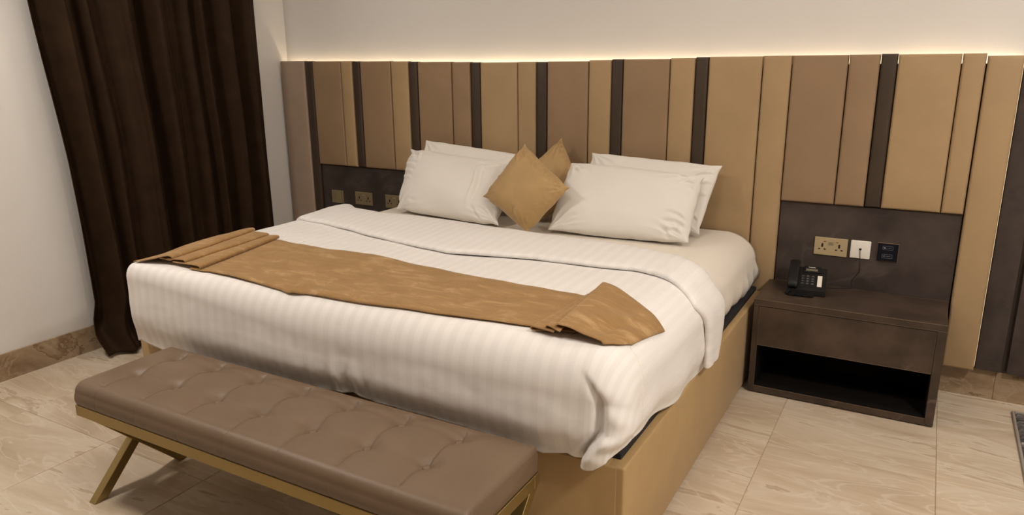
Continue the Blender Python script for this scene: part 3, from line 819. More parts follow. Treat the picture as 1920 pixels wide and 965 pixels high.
# ------------------------------------------------------------------ pillows and cushions
def pillow(name, TL, TR, BR, BL, T, m, label, cat, group, seed=0, sag=0.028, ear=1.0, rnd_=0.0, nu=110, nv=80, wr=1.0, pw=0.55, creases=()):
    TL, TR, BR, BL = map(Vector, (TL, TR, BR, BL))
    nrm = (TR - TL + BR - BL).cross(TL - BL + TR - BR).normalized()   # towards the viewer (-y)
    if nrm.y > 0: nrm = -nrm
    cen = (TL + TR + BR + BL) / 4
    def mid(u, v):
        inx = sag * (1 - v * v) + 0.030 * ear * math.exp(-((abs(v) - 0.80) / 0.13) ** 2) + 0.016 * noise.noise(Vector((v * 3.1, seed * 2.7, 1 if u > 0 else 5)))
        iny = sag * 0.9 * (1 - u * u) + 0.040 * ear * math.exp(-((abs(u) - 0.85) / 0.10) ** 2) + 0.022 * noise.noise(Vector((u * 3.3, seed * 1.9, 2 if v > 0 else 7)))
        su = u * (1 - inx * abs(u) ** 1.5); sv = v * (1 - iny * abs(v) ** 1.5)
        k1 = math.sqrt(max(0, 1 - rnd_ * v * v / 2)); k2 = math.sqrt(max(0, 1 - rnd_ * u * u / 2))
        su *= k1; sv *= k2
        a, b = (su + 1) / 2, (sv + 1) / 2
        return (BL * (1 - a) + BR * a) * (1 - b) + (TL * (1 - a) + TR * a) * b
    def side(sgn):
        P = []
        for i in range(nu + 1):
            row = []
            u = math.sin((i / nu - 0.5) * math.pi * 0.96) / math.sin(0.48 * math.pi)
            for j in range(nv + 1):
                v = math.sin((j / nv - 0.5) * math.pi * 0.96) / math.sin(0.48 * math.pi)
                t = max(0, (1 - abs(u) ** 3.0) * (1 - abs(v) ** 2.6)) ** pw
                p = mid(u, v)
                off = T / 2 * t
                q = Vector((u * 1.6 + seed * 3.1, v * 1.6, seed + sgn))
                off += 0.012 * t * noise.noise(q) * wr
                # wrinkles pulled from the corners
                w = 0.0
                for (cu, cv) in ((-1, -1), (1, -1), (1, 1), (-1, 1)):
                    dx, dy = u - cu, v - cv
                    rad = math.hypot(dx, dy); ang = math.atan2(dy * cv, dx * cu)
                    fr = 7 + (seed + int(cu)) % 4
                    w += (1 - 2 * abs(math.sin(ang * fr + seed * 1.3 + cu * 2 + 1.5 * noise.noise(q * 1.5)))) * math.exp(-((rad - 0.30) / 0.24) ** 2) * (0.6 + 0.5 * noise.noise(Vector((cu * 3, cv * 3, seed))))
                e = (1 - min(1, abs(abs(v) - 1) / 0.35)) * math.sin(u * 26 + seed + 5 * noise.noise(q * 2)) * 0.5
                off += (0.0085 * w + 0.0045 * e) * wr * (0.25 + 0.75 * t) * min(1, t * 3)
                if sgn > 0:
                    for (u0, v0, u1, v1, amp, wd) in creases:
                        ex, ey = (u1 - u0) * 1.5, v1 - v0
                        px, py = (u - u0) * 1.5, v - v0
                        ln = math.hypot(ex, ey); tt = (px * ex + py * ey) / (ln * ln)
                        if -0.1 < tt < 1.1:
                            dd = (px * ey - py * ex) / ln + 0.03 * math.sin(tt * 5 + u0 * 9)
                            off += amp * 2.6 * (dd / wd) * math.exp(-(dd / wd) ** 2) * ss(-0.1, 0.25, tt) * ss(1.1, 0.6, tt)
                row.append(p + nrm * sgn * off)
            P.append(row)
        return P
    A, B = side(1), side(-1)
    bm = bmesh.new()
    VA = [[bm.verts.new(p - cen) for p in r] for r in A]
    VB = [[(VA[i][j] if i in (0, nu) or j in (0, nv) else bm.verts.new(B[i][j] - cen)) for j in range(nv + 1)] for i in range(nu + 1)]
    for i in range(nu):
        for j in range(nv):
            bm.faces.new((VA[i][j], VA[i + 1][j], VA[i + 1][j + 1], VA[i][j + 1]))
            bm.faces.new((VB[i][j], VB[i][j + 1], VB[i + 1][j + 1], VB[i + 1][j]))
    bmesh.ops.recalc_face_normals(bm, faces=bm.faces)
    o = obj(name, bm, M[m], None, True, cen)
    return tag(o, label, cat, group)
pillow('pillow', (0.625, -0.135, 1.078), (1.325, -0.125, 1.018), (1.345, -0.275, 0.712), (0.640, -0.285, 0.712), 0.105, 'pillow',
       'white pillow leaning on the headboard behind the left front pillow', 'pillow', 'white bed pillows', 1, pw=0.42, rnd_=0.12, ear=0.15)
pillow('pillow', (0.580, -0.215, 1.028), (1.305, -0.275, 0.985), (1.390, -0.575, 0.712), (0.655, -0.480, 0.714), 0.155, 'pillow',
       'white pillow in front on the left, next to the sockets, with one creased corner tip', 'pillow', 'white bed pillows', 2, pw=0.45, ear=1.3,
       creases=[(-0.95, 0.75, -0.62, 0.62, .008, .05), (-0.97, 0.5, -0.68, 0.33, .007, .05), (-0.97, 0.3, -0.70, 0.08, .007, .05), (-0.98, 0.1, -0.72, -0.1, .006, .05), (-0.8, 0.95, -0.62, 0.55, .007, .05),
                (0.60, 0.62, 0.50, -0.75, .009, .07), (0.72, 0.9, 0.50, 0.70, .006, .05), (0.9, -0.8, 0.62, -0.62, .006, .05), (0.75, -0.95, 0.55, -0.70, .005, .05), (-0.9, -0.85, -0.6, -0.75, .005, .05)])
pillow('pillow', (1.715, -0.135, 1.055), (2.400, -0.130, 1.025), (2.352, -0.305, 0.712), (1.690, -0.290, 0.712), 0.105, 'pillow',
       'white pillow leaning on the headboard behind the right front pillow', 'pillow', 'white bed pillows', 3, pw=0.42, ear=0.4,
       creases=[(0.95, 0.75, 0.66, 0.55, .007, .05), (0.97, 0.45, 0.75, 0.30, .007, .05), (0.97, 0.1, 0.78, -0.05, .006, .05), (0.95, -0.6, 0.70, -0.5, .006, .05)])
pillow('pillow', (1.645, -0.255, 1.012), (2.355, -0.260, 0.985), (2.360, -0.500, 0.712), (1.655, -0.550, 0.712), 0.155, 'pillow',
       'white pillow in front on the right, nearest the nightstand', 'pillow', 'white bed pillows', 4, pw=0.42, rnd_=0.05, ear=0.5,
       creases=[(0.95, 0.70, 0.72, 0.60, .009, .05), (0.85, 0.92, 0.66, 0.78, .007, .05), (0.97, 0.45, 0.80, 0.52, .006, .04), (0.95, -0.45, 0.66, -0.30, .008, .05), (0.96, -0.62, 0.62, -0.52, .008, .05), (0.93, -0.80, 0.66, -0.78, .007, .05), (0.80, -0.95, 0.62, -0.72, .006, .05),
                (-0.9, 0.85, -0.6, 0.60, .006, .06), (-0.9, -0.85, -0.55, -0.70, .005, .06)])
pillow('cushion', (1.265, -0.235, 0.870), (1.527, -0.120, 1.123), (1.735, -0.235, 0.835), (1.500, -0.335, 0.700), 0.095, 'cushion',
       'gold velvet cushion at the back, between the two stacks of white pillows', 'cushion', 'gold velvet cushions', 5, sag=0.05, nu=80, nv=80, wr=0.9,
       creases=[(0.98, 0.1 + 0.16 * k, 0.80, 0.05 + 0.17 * k, .006, .045) for k in range(6)])
pillow('cushion', (1.285, -0.550, 0.852), (1.450, -0.400, 1.118), (1.785, -0.560, 0.935), (1.584, -0.625, 0.702), 0.13, 'cushion',
       'gold velvet cushion standing on its corner in front of the other gold cushion', 'cushion', 'gold velvet cushions', 6, sag=0.05, nu=80, nv=80, wr=0.9,
       creases=[(0.98, -0.75 + 0.19 * k, 0.76 - 0.03 * (k % 3), -0.80 + 0.19 * k, .006, .045) for k in range(9)] + [(-0.6 + 0.4 * k, 0.98, -0.55 + 0.4 * k, 0.78, .004, .045) for k in range(4)] + [(-0.85, -0.4, -0.55, -0.3, .005, .06), (0.9, 0.9, 0.5, 0.6, .006, .07)])

# ------------------------------------------------------------------ bench
BX0, BX1, BY0, BY1 = 0.792, 2.400, -2.462, -2.072
bench = thing('bench', 'tufted taupe leather bench on crossed brass legs at the foot of the bed', 'bench', (1.596, -2.267, 0))
def bench_cushion():
    nu, nv = 260, 90
    zt, zb = 0.474, 0.392
    bxs = [0.918 + 0.2095 * k for k in range(7)]
    bys = [-2.302, -2.140]
    W_, D_ = BX1 - BX0, BY1 - BY0
    r = 0.036; re = 0.013; rb = 0.016
    def hgt(x, y):
        d = min(x - BX0 - re, BX1 - x - re, y - BY0 - r, BY1 - y - rb)
        h = 0.012 * (1 - math.exp(-max(0, d) / 0.05))
        for by in bys:
            for bx_ in bxs:
                rr = math.hypot(x - bx_, y - by)
                if rr < 0.2: h -= 0.030 * math.exp(-(rr / 0.034) ** 1.2)
        # pulled seams running front to back through each pair of buttons
        for bx_ in bxs:
            dx = x - bx_
            if abs(dx) < 0.06:
                ph = 0.0065 * math.exp(-(abs(dx) / 0.0032)) + 0.002 * math.exp(-(dx / 0.022) ** 2)
                h -= ph
        for by in bys:
            dy = y - by
            if abs(dy) < 0.05 and bxs[0] - 0.05 < x < bxs[-1] + 0.05: h -= 0.0022 * math.exp(-(dy / 0.016) ** 2)
        e_ = ss(0, 0.022, BY1 - rb - y)
        return h * e_ + (1 - e_) * max(0.0, h)
    # non-uniform x samples: denser at the seams
    xs_ = sorted(set([round(BX0 + W_ * k / nu, 5) for k in range(nu + 1)] + [round(b + q, 5) for b in bxs for q in (-0.008, -0.006, -0.0045, -0.003, -0.0015, 0, 0.0015, 0.003, 0.0045, 0.006, 0.008)]))
    ys_ = [BY0 + D_ * k / nv for k in range(nv + 1)]
    P = []
    for x in xs_:
        row = []
        dxe = min(x - BX0, BX1 - x)
        seam = min(abs(x - b) for b in bxs)
        sd = 0.0015 * math.exp(-seam / 0.005)
        # side drop front, top, side drop back
        for k in range(10):
            row.append(Vector((x, BY0 + sd - 0.006 * math.sin(math.pi * k / 10), zb + (zt - r - zb) * k / 10)))
        for k in range(8):
            a = math.pi / 2 * k / 8
            row.append(Vector((x, BY0 + sd + r * (1 - math.cos(a)), zt - r + r * math.sin(a))))
        n0 = len(row)
        for k in range(nv + 1):
            y = BY0 + r + (D_ - r - rb) * k / nv
            row.append(Vector((x, y, zt + hgt(x, y))))
        for k in range(1, 9):
            a = math.pi / 2 * (1 - k / 8)
            row.append(Vector((x, BY1 - rb * (1 - math.cos(a)), zt - rb + rb * math.sin(a))))
        for k in range(9, -1, -1):
            row.append(Vector((x, BY1 + 0.004 * math.sin(math.pi * k / 10), zb + (zt - rb - zb) * k / 10)))
        yb0, yb1 = row[-1].y, row[0].y
        for k in range(1, 7):
            row.append(Vector((x, yb0 + (yb1 - yb0) * k / 6, zb)))
        # round off both ends
        if dxe < re:
            dz = re - math.sqrt(max(0, re * re - (re - dxe) ** 2))
            for v in row:
                top = ss(zb + 0.04, zt - 0.005, v.z)
                v.z -= dz * top
                ymid = (BY0 + BY1) / 2
                v.y = ymid + (v.y - ymid) * (1 - 0.02 * dz / re)
        P.append(row)
    # end caps
    def cap(row, x, sgn):
        out = []
        zc_ = (zb + zt - r) / 2; ym = (BY0 + BY1) / 2
        for f in (0.96, 0.6, 0.0):
            out.append([Vector((x + sgn * 0.006 * (1 - f), ym + (v.y - ym) * (1 - (1 - f) * 1.0), zc_ + (v.z - zc_) * f)) for v in row])
        return out
    rows = list(reversed(cap(P[0], BX0, -1))) + P + cap(P[-1], BX1, 1)
    o_ = Vector((1.596, -2.267, 0))
    me = grid_mesh('seat_cushion', [[v - o_ for v in r_] for r_ in rows])
    c = link('seat_cushion', me, M['bench'], bench)
    for by in bys:
        for bx_ in bxs:
            bm = bmesh.new()
            bmesh.ops.create_uvsphere(bm, u_segments=14, v_segments=8, radius=0.0125)
            for v in bm.verts: v.co.z *= 0.5
            b = obj('button', bm, M['bench'], c, True)
            b.location = (bx_ - 1.596, by + 2.267, zt + hgt(bx_, by) + 0.0125)
bench_cushion()
def bpart(name, bm, m, sm=False):
    for v in bm.verts: v.co -= Vector((1.596, -2.267, 0))
    return obj(name, bm, M[m], bench, sm)
RZ0, RZ1 = 0.350, 0.390
bpart('front_rail', bx(BX0 - 0.004, BX1 + 0.004, BY0 - 0.002, BY0 + 0.028, RZ0, RZ1, 0.0015, 1), 'brass')
bpart('back_rail', bx(BX0 - 0.004, BX1 + 0.004, BY1 - 0.028, BY1 + 0.002, RZ0, RZ1, 0.0015, 1), 'brass')
bpart('end_rail', bx(BX0 - 0.004, BX0 + 0.026, BY0 + 0.028, BY1 - 0.028, RZ0, RZ1, 0.0015, 1), 'brass')
bpart('end_rail', bx(BX1 - 0.026, BX1 + 0.004, BY0 + 0.028, BY1 - 0.028, RZ0, RZ1, 0.0015, 1), 'brass')
bpart('seat_board', bx(BX0 + 0.02, BX1 - 0.02, BY0 + 0.02, BY1 - 0.02, RZ1 - 0.015, RZ1 + 0.004), 'black')
def xleg(x, ya, yb_, hw=0.019, hx=0.018):
    """bar from (ya, z=0) up to (yb_, z=RZ0), both ends cut level"""
    bm = bmesh.new()
    vs = []
    for (y, z) in ((ya, 0.0), (yb_, RZ0)):
        for sx in (-1, 1):
            for sy in (-1, 1):
                vs.append(bm.verts.new((x + sx * hx, y + sy * hw * 1.3, z)))
    for f in ((0, 1, 3, 2), (4, 6, 7, 5), (0, 4, 5, 1), (2, 3, 7, 6), (0, 2, 6, 4), (1, 5, 7, 3)):
        bm.faces.new([vs[i] for i in f])
    bmesh.ops.recalc_face_normals(bm, faces=bm.faces)
    bmesh.ops.bevel(bm, geom=list(bm.edges), offset=0.0015, segments=1, affect='EDGES')
    return bm
for x in (BX0 - 0.012 + 0.012, BX1 - 0.012):
    bpart('leg', xleg(x - 0.004, BY0 + 0.02, BY1 - 0.03), 'brass')
    bpart('leg', xleg(x + 0.0, BY1 - 0.02, BY0 + 0.03, hx=0.0165), 'brass')

# ------------------------------------------------------------------ nightstand
ns = thing('nightstand', 'dark brown laminate nightstand with one drawer above an open shelf', 'nightstand', (3.036, -0.2, 0))
def npart(name, x0, x1, y0, y1, z0, z1, m='night', bev=0.0015, seg=1):
    return obj(name, bx(x0 - 3.036, x1 - 3.036, y0 + 0.2, y1 + 0.2, z0, z1, bev, seg), M[m], ns)
NX0, NX1, NYF, NYB = 2.650, 3.422, -0.400, -0.0235
NYBp = -0.048
npart('top_panel', NX0, NX1, NYF, NYBp, 0.434, 0.464)
npart('top_panel_back_edge', NX0 + 0.022, NX1 + 0.005, NYBp, NYB, 0.434, 0.464)
npart('side_panel', NX0, NX0 + 0.024, NYF + 0.001, NYBp, 0.006, 0.434)
npart('side_panel', NX1 - 0.034, NX1, NYF + 0.001, NYBp, 0.006, 0.434)
npart('bottom_panel', NX0 + 0.024, NX1 - 0.034, NYF + 0.001, NYBp, 0.006, 0.037)
npart('back_panel', NX0 + 0.024, NX1 - 0.034, NYBp - 0.012, NYBp, 0.037, 0.434, 'night_shade')
npart('shade_lining', NX0 + 0.024, NX0 + 0.027, NYF + 0.006, NYBp - 0.012, 0.037, 0.240, 'night_shade', 0)  # added dark sheets standing in for the shade inside the shelf
npart('shade_lining', NX1 - 0.037, NX1 - 0.034, NYF + 0.006, NYBp - 0.012, 0.037, 0.240, 'night_shade', 0)
npart('shade_lining', NX0 + 0.027, NX1 - 0.037, NYF + 0.006, NYBp - 0.012, 0.037, 0.039, 'night_shade', 0)
npart('drawer', NX0 + 0.026, NX1 - 0.036, NYF + 0.002, NYBp - 0.014, 0.242, 0.430)
npart('plinth', NX0 + 0.02, NX1 - 0.02, NYF + 0.02, NYBp, 0.0, 0.006, 'night_shade', 0)
# worn pale edging on the front arrises
bm = bmesh.new()
e = 0.0012
def edge_strip(x0, x1, z0, z1, yy): box(bm, x0 - 3.036, x1 - 3.036, yy + 0.2 - e, yy + 0.2 + e, z0, z1)
edge_strip(NX0, NX1, 0.4625, 0.4642, NYF); edge_strip(NX0, NX1, 0.4338, 0.4350, NYF)
edge_strip(NX0 + 0.0255, NX0 + 0.0268, 0.037, 0.430, NYF + 0.001); edge_strip(NX1 - 0.0368, NX1 - 0.0355, 0.242, 0.430, NYF + 0.001)
edge_strip(NX0 + 0.024, NX1 - 0.034, 0.0362, 0.0374, NYF + 0.001)
edge_strip(NX0 + 0.026, NX1 - 0.036, 0.2412, 0.2424, NYF + 0.002)
obj('edge_band', bm, M['edge'], ns)

# ------------------------------------------------------------------ wall plates
NY = -0.022
def plate(root, w_, h_, m, d=0.009, bev=0.0015):
    return obj('plate', bx(-w_ / 2, w_ / 2, -d, 0, -h_ / 2, h_ / 2, bev, 2), M[m], root)
def pins(bm, x, z, d):
    box(bm, x - 0.0042, x + 0.0042, d - 0.0006, d + 0.0006, z + 0.004, z + 0.016)
    disc(bm, (x, z + 0.014), 0.0046, d - 0.0007, d + 0.0005, 12)
    disc(bm, (x, z + 0.003), 0.0040, d - 0.0007, d + 0.0005, 12)
    for s in (-1, 1):
        vs = [bm.verts.new((x + s * 0.006, d - 0.0006, z - 0.0105)), bm.verts.new((x + s * 0.017, d - 0.0006, z - 0.0105 - 0.003)), bm.verts.new((x + s * 0.017, d - 0.0006, z - 0.0105 + 0.003)), bm.verts.new((x + s * 0.009, d - 0.0006, z - 0.0105 + 0.0045))]
        f = bm.faces.new(vs); 
        r_ = bmesh.ops.extrude_face_region(bm, geom=[f])
        bmesh.ops.translate(bm, verts=[g for g in r_['geom'] if isinstance(g, bmesh.types.BMVert)], vec=(0, 0.001, 0))
    return bm
def double_socket(x, z, m, label, group, led=True):
    t = thing('double_socket', label, 'socket', (x, NY, z), group)
    plate(t, 0.146, 0.086, m)
    d = -0.009
    for sx in (-0.0375, 0.0375):
        bm = bmesh.new(); pins(bm, sx, -0.004, d); bmesh.ops.recalc_face_normals(bm, faces=bm.faces)
        obj('pin_holes', bm, M['hole'], t)
        if led: obj('indicator', bx(sx * 0.72 - 0.006, sx * 0.72 + 0.006, d - 0.0008, d + 0.0005, 0.0225, 0.0255), M['red'], t)
    u = obj('usb_module', bx(-0.0135, 0.0135, d - 0.0015, d + 0.001, 0.006, 0.027, 0.0008, 1), M['grille'], t)
    for k in range(5):
        obj('slot', bx(-0.0095 + k * 0.0042, -0.0080 + k * 0.0042, d - 0.0019, d - 0.0012, 0.009, 0.021), M['hole'] if k % 2 else M['edge'], u)
    return t
double_socket(2.9126, 0.6555, 'plate_gold', 'champagne double wall socket above the telephone, beside the white plate', 'wall sockets')
double_socket(0.0292, 0.650, 'plate_old', 'bronze double wall socket on the dark panel left of the pillows', 'wall sockets')
double_socket(0.285, 0.650, 'plate_old', 'bronze wall socket half hidden behind the left front pillow', 'wall sockets')
# telephone outlet
t = thing('phone_outlet', 'white square wall plate with the telephone line plugged in', 'wall plate', (3.0418, NY, 0.6565))
obj('plate', bx(-0.043, 0.043, -0.010, 0, -0.043, 0.043, 0.004, 3), M['plate_white'], t, True)
obj('jack', bx(-0.0055, 0.0055, -0.0108, -0.009, -0.002, 0.007), M['hole'], t)
# touch panel
t = thing('touch_panel', 'square black glass switch panel with two outlined touch keys', 'switch', (3.1563, NY, 0.6565))
obj('frame', bx(-0.045, 0.045, -0.007, 0, -0.043, 0.043, 0.001, 1), M['rose'], t)
obj('glass', bx(-0.0435, 0.0435, -0.0085, -0.006, -0.0415, 0.0415, 0.0005, 1), M['glassblk'], t)
for zz, lit in ((0.021, True), (-0.018, False)):
    bm = bmesh.new()
    w_, h_, q = 0.021, 0.0085, 0.0006
    y0, y1 = -0.0092, -0.0084
    pts = []
    for (cx, cz, a0) in ((w_ - 0.003, h_ - 0.003, 0), (-w_ + 0.003, h_ - 0.003, 1), (-w_ + 0.003, -h_ + 0.003, 2), (w_ - 0.003, -h_ + 0.003, 3)):
        for k in range(4):
            a = math.pi / 2 * (a0 + k / 3)
            pts.append((cx + 0.003 * math.cos(a), zz + cz + 0.003 * math.sin(a), math.cos(a), math.sin(a)))
    A = [bm.verts.new((p[0] + p[2] * q, y0, p[1] + p[3] * q)) for p in pts]; B = [bm.verts.new((p[0] - p[2] * q, y0, p[1] - p[3] * q)) for p in pts]
    A2 = [bm.verts.new((v.co.x, y1, v.co.z)) for v in A]
    for k in range(len(A)):
        k2 = (k + 1) % len(A)
        bm.faces.new((A[k], A[k2], B[k2], B[k])); bm.faces.new((A[k], A2[k], A2[k2], A[k2]))
    bmesh.ops.recalc_face_normals(bm, faces=bm.faces)
    key = obj('touch_key', bm, M['icon'], t)
    bm = bmesh.new()
    box(bm, -0.017, -0.008, y0, y1, zz - 0.0022, zz + 0.0012)
    if lit: box(bm, -0.0165, -0.0155, y0, y1, zz - 0.0022, zz + 0.0035); 
    else: box(bm, -0.011, -0.009, y0, y1, zz - 0.002, zz + 0.0045)
    obj('key_symbol', bm, M['iconlit'] if lit else M['icon'], key)
    obj('key_line', bx(-0.004, 0.015, y0, y1, zz - 0.0006, zz + 0.0008), M['icon'], key)
# light switch on the left
t = thing('light_switch', 'bronze square switch plate leftmost on the dark panel beside the bed', 'switch', (-0.202, NY, 0.645))
plate(t, 0.100, 0.086, 'plate_old')
bm = bmesh.new()
prof = [(-0.006, -0.0085), (0.002, -0.024), (0.046, -0.020), (0.046, -0.0085)]
a = [bm.verts.new((x, y, -0.040)) for x, y in prof]; b = [bm.verts.new((x, y, 0.040)) for x, y in prof]
bm.faces.new(a); bm.faces.new(list(reversed(b)))
for k in range(4): bm.faces.new((a[k], b[k], b[(k + 1) % 4], a[(k + 1) % 4]))
bmesh.ops.recalc_face_normals(bm, faces=bm.faces)
obj('rocker', bm, M['plate_old'], t)

# ------------------------------------------------------------------ telephone
PZ = 0.464
ph = thing('telephone', 'black desk telephone with handset and coiled cord on the nightstand', 'telephone', (2.835, -0.165, PZ))
ph.rotation_euler = (0, 0, math.radians(6))
# local frame: x right, y back, z up; wedge body 0.165 wide, 0.17 deep
def wedge(x0, x1, y0, y1, zf, zb, lift=0.0, bev=0.004):
    bm = bmesh.new()
    v = [bm.verts.new(p) for p in ((x0, y0, lift), (x1, y0, lift), (x1, y1, lift), (x0, y1, lift), (x0, y0, zf), (x1, y0, zf), (x1, y1, zb), (x0, y1, zb))]
    for f in ((0, 3, 2, 1), (4, 5, 6, 7), (0, 1, 5, 4), (1, 2, 6, 5), (2, 3, 7, 6), (3, 0, 4, 7)): bm.faces.new([v[i] for i in f])
    bmesh.ops.recalc_face_normals(bm, faces=bm.faces)
    bmesh.ops.bevel(bm, geom=list(bm.edges), offset=bev, segments=2, affect='EDGES')
    return bm
PY0, PY1, PF, PB = -0.085, 0.070, 0.022, 0.098
def onface(x, y, up=0.0):
    s = (PB - PF) / (PY1 - PY0)
    z = PF + (y - PY0) * s
    n = Vector((0, -s, 1)).normalized()
    return Vector((x, y, z)) + n * up
def face_box(x0, x1, y0, y1, h, bev=0.0006):
    bm = bmesh.new()
    v = []
    for up in (-0.002, h):
        for (x, y) in ((x0, y0), (x1, y0), (x1, y1), (x0, y1)): v.append(bm.verts.new(onface(x, y, up)))
    for f in ((0, 3, 2, 1), (4, 5, 6, 7), (0, 1, 5, 4), (1, 2, 6, 5), (2, 3, 7, 6), (3, 0, 4, 7)): bm.faces.new([v[i] for i in f])
    bmesh.ops.recalc_face_normals(bm, faces=bm.faces)
    if bev: bmesh.ops.bevel(bm, geom=list(bm.edges), offset=bev, segments=1, affect='EDGES')
    return bm
obj('body', wedge(-0.082, 0.088, PY0, PY1, PF, PB), M['phone'], ph)
obj('display_housing', face_box(-0.016, 0.060, 0.030, 0.069, 0.007, 0.002), M['phone'], ph)
obj('display', face_box(-0.006, 0.046, 0.036, 0.050, 0.0085), M['lcd'], ph, )
# maker's name above the display
cu = bpy.data.curves.new('brand_text', 'FONT'); cu.body = 'Panasonic'; cu.size = 0.0075; cu.align_x = 'CENTER'; cu.align_y = 'CENTER'; cu.extrude = 0.0003; cu.offset = 0.0002
to = bpy.data.objects.new('brand_text', cu); C.objects.link(to)
bpy.context.view_layer.update()
tm = bpy.data.meshes.new_from_object(to.evaluated_get(bpy.context.evaluated_depsgraph_get()))
bpy.data.objects.remove(to)
tm.name = 'brand_text'
s_ = math.atan2(PB - PF, PY1 - PY0)
tx = link('brand_text', tm, M['paper'], ph)
tx.location = onface(0.020, 0.0595, 0.0078); tx.rotation_euler = (s_, 0, 0)
obj('label_strip', face_box(0.049, 0.069, -0.052, 0.016, 0.0012, 0), M['paper'], ph)
kp = obj('keypad', face_box(-0.026, 0.042, -0.060, 0.020, 0.001, 0), M['phone'], ph)
chars = ['1', '2', '3', '4', '5', '6', '7', '8', '9', '*', '0', '#']
for r_ in range(4):
    for c_ in range(3):
        x = -0.015 + c_ * 0.0215; y = 0.006 - r_ * 0.0155
        k_ = obj('key', face_box(x - 0.008, x + 0.008, y - 0.005, y + 0.005, 0.0035, 0.0008), M['keys'], kp)
        cu = bpy.data.curves.new('digit', 'FONT'); cu.body = chars[r_ * 3 + c_]; cu.size = 0.008; cu.align_x = 'CENTER'; cu.align_y = 'CENTER'; cu.extrude = 0.0002
        to = bpy.data.objects.new('digit', cu); C.objects.link(to); bpy.context.view_layer.update()
        tm = bpy.data.meshes.new_from_object(to.evaluated_get(bpy.context.evaluated_depsgraph_get())); bpy.data.objects.remove(to)
        # printed on the key: joined into the key mesh
        mtx = Matrix.Translation(onface(x, y, 0.0037)) @ Matrix.Rotation(s_, 4, 'X')
        tm.transform(mtx)
        bm = bmesh.new(); bm.from_mesh(k_.data); n0 = len(bm.faces); bm.from_mesh(tm)
        bm.faces.ensure_lookup_table()
        for f in bm.faces[n0:]: f.material_index = 1
        bm.to_mesh(k_.data); bm.free(); k_.data.materials.append(M['keyprint']); bpy.data.meshes.remove(tm)
# handset on the left
bm = bmesh.new()
N_ = 18
rings = []
for k in range(N_ + 1):
    t_ = k / N_; y = PY0 + 0.006 + (PY1 - PY0 + 0.012) * t_
    end = abs(2 * t_ - 1)
    up0 = 0.004 + 0.010 * (1 - end ** 4); up1 = 0.030 + 0.010 * (1 - end ** 2) - 0.010 * max(0, end - 0.85) / 0.15
    hw = 0.0215 + 0.003 * end ** 3 - 0.006 * max(0, end - 0.85) / 0.15
    ring = []
    for a in range(16):
        an = 2 * math.pi * a / 16
        cx = math.copysign(abs(math.cos(an)) ** 0.55, math.cos(an)) * hw
        cz = (up0 + up1) / 2 + math.copysign(abs(math.sin(an)) ** 0.55, math.sin(an)) * (up1 - up0) / 2
        ring.append(bm.verts.new(onface(-0.056 + cx, y, cz)))
    rings.append(ring)
for k in range(N_):
    for a in range(16): bm.faces.new((rings[k][a], rings[k][(a + 1) % 16], rings[k + 1][(a + 1) % 16], rings[k + 1][a]))
bm.faces.new(rings[0]); bm.faces.new(list(reversed(rings[-1])))
bmesh.ops.recalc_face_normals(bm, faces=bm.faces)
obj('handset', bm, M['phone'], ph, True)
# coiled cord lying in front
bm = bmesh.new()
ctrl = [(-0.060, -0.082, 0.020), (-0.078, -0.095, 0.010), (-0.066, -0.112, 0.0085), (-0.030, -0.114, 0.0085), (0.012, -0.116, 0.0085), (0.034, -0.108, 0.0085), (0.026, -0.098, 0.0085), (-0.010, -0.095, 0.0085), (-0.040, -0.096, 0.0085), (-0.058, -0.094, 0.011)]
def spline(ctrl, n):
    out = []
    P_ = [Vector(c) for c in ctrl]
    for i in range(len(P_) - 1):
        p0 = P_[max(0, i - 1)]; p1 = P_[i]; p2 = P_[i + 1]; p3 = P_[min(len(P_) - 1, i + 2)]
        for k in range(n):
            t_ = k / n
            out.append(0.5 * ((2 * p1) + (p2 - p0) * t_ + (2 * p0 - 5 * p1 + 4 * p2 - p3) * t_ ** 2 + (3 * p1 - p0 - 3 * p2 + p3) * t_ ** 3))
    out.append(P_[-1]); return out
path = spline(ctrl, 70)
hel = []
acc = 0
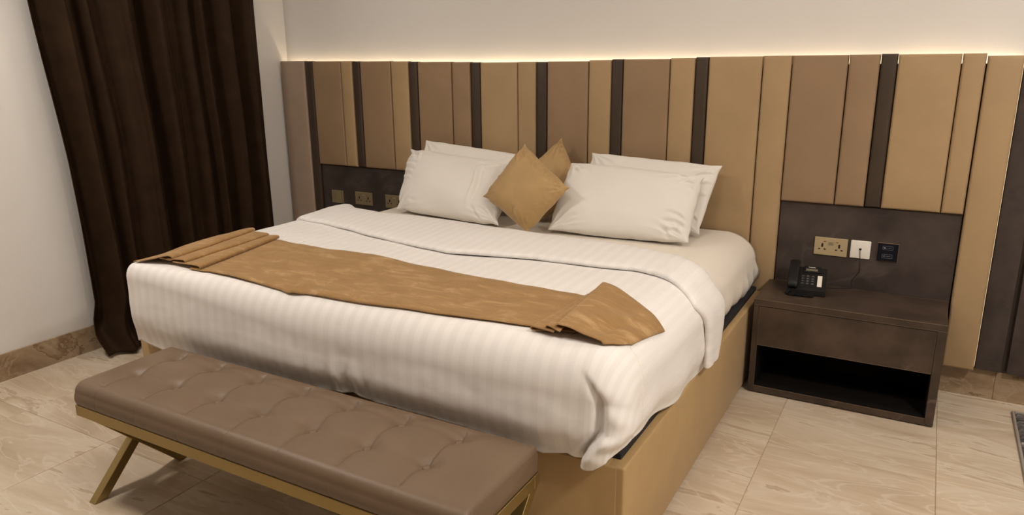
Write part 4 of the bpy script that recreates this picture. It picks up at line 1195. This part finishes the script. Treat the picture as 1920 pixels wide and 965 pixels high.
for i, p in enumerate(path):
    t_ = (path[min(i + 1, len(path) - 1)] - path[max(0, i - 1)]).normalized()
    a_ = t_.cross(Vector((0, 0, 1))).normalized(); b_ = t_.cross(a_)
    if i: acc += (p - path[i - 1]).length
    an = acc / 0.0048 * 2 * math.pi
    hel.append(p + (a_ * math.cos(an) + b_ * math.sin(an)) * 0.0068)
tube(bm, hel, 0.0014, 5)
obj('coiled_cord', bm, M['phone'], ph, True)
# telephone line from the wall plate down behind the phone
bm = bmesh.new()
tube(bm, spline([(3.0418, NY - 0.011, 0.658), (3.0425, NY - 0.014, 0.640), (3.046, NY - 0.008, 0.59), (3.048, NY - 0.006, 0.55), (3.036, NY - 0.006, 0.528), (3.022, NY - 0.007, 0.505), (3.020, NY - 0.010, 0.480), (3.024, -0.04, 0.4668), (2.98, -0.055, 0.4663), (2.95, -0.075, 0.4663), (2.912, -0.100, 0.4690)], 10), 0.0014, 6)
tag(obj('telephone_line', bm, M['phone'], None, True), 'thin black telephone line hanging from the white wall plate', 'cord')

# ------------------------------------------------------------------ rug
rg = thing('rug', 'dark grey shaggy rug with a pale bound edge on the right of the floor', 'rug', (4.2, -0.9, 0))
def rug():
    x0, x1, y0, y1 = 3.735, 4.66, -1.75, -0.085
    nu, nv = 90, 160
    P = []
    for i in range(nu + 1):
        row = []
        for j in range(nv + 1):
            x = x0 + (x1 - x0) * i / nu; y = y0 + (y1 - y0) * j / nv
            edge = i in (0, nu) or j in (0, nv)
            row.append((x - 4.2, y + 0.9, 0.002 if edge else 0.013 + 0.004 * nz(x * 60, y * 90, 1) + 0.002 * nz(x * 15, y * 40, 3)))
        P.append(row)
    o = link('pile', grid_mesh('pile', P), M['rug'], rg)
    o['kind'] = 'stuff'
    b = 0.011
    for (a0, a1, b0, b1) in ((x0 - b, x0, y0 - b, y1 + b), (x1, x1 + b, y0 - b, y1 + b), (x0, x1, y0 - b, y0), (x0, x1, y1, y1 + b)):
        obj('bound_edge', bx(a0 - 4.2, a1 - 4.2, b0 + 0.9, b1 + 0.9, 0.0, 0.013, 0.003, 2), M['rugedge'], rg, True)
    for yy in (-0.40, -0.95, -1.45):
        obj('pale_stripe', bx(x0 - 4.2, x1 - 4.2, yy + 0.9 - 0.008, yy + 0.9 + 0.008, 0.004, 0.017, 0.003, 2), M['rugedge'], rg, True)
rug()
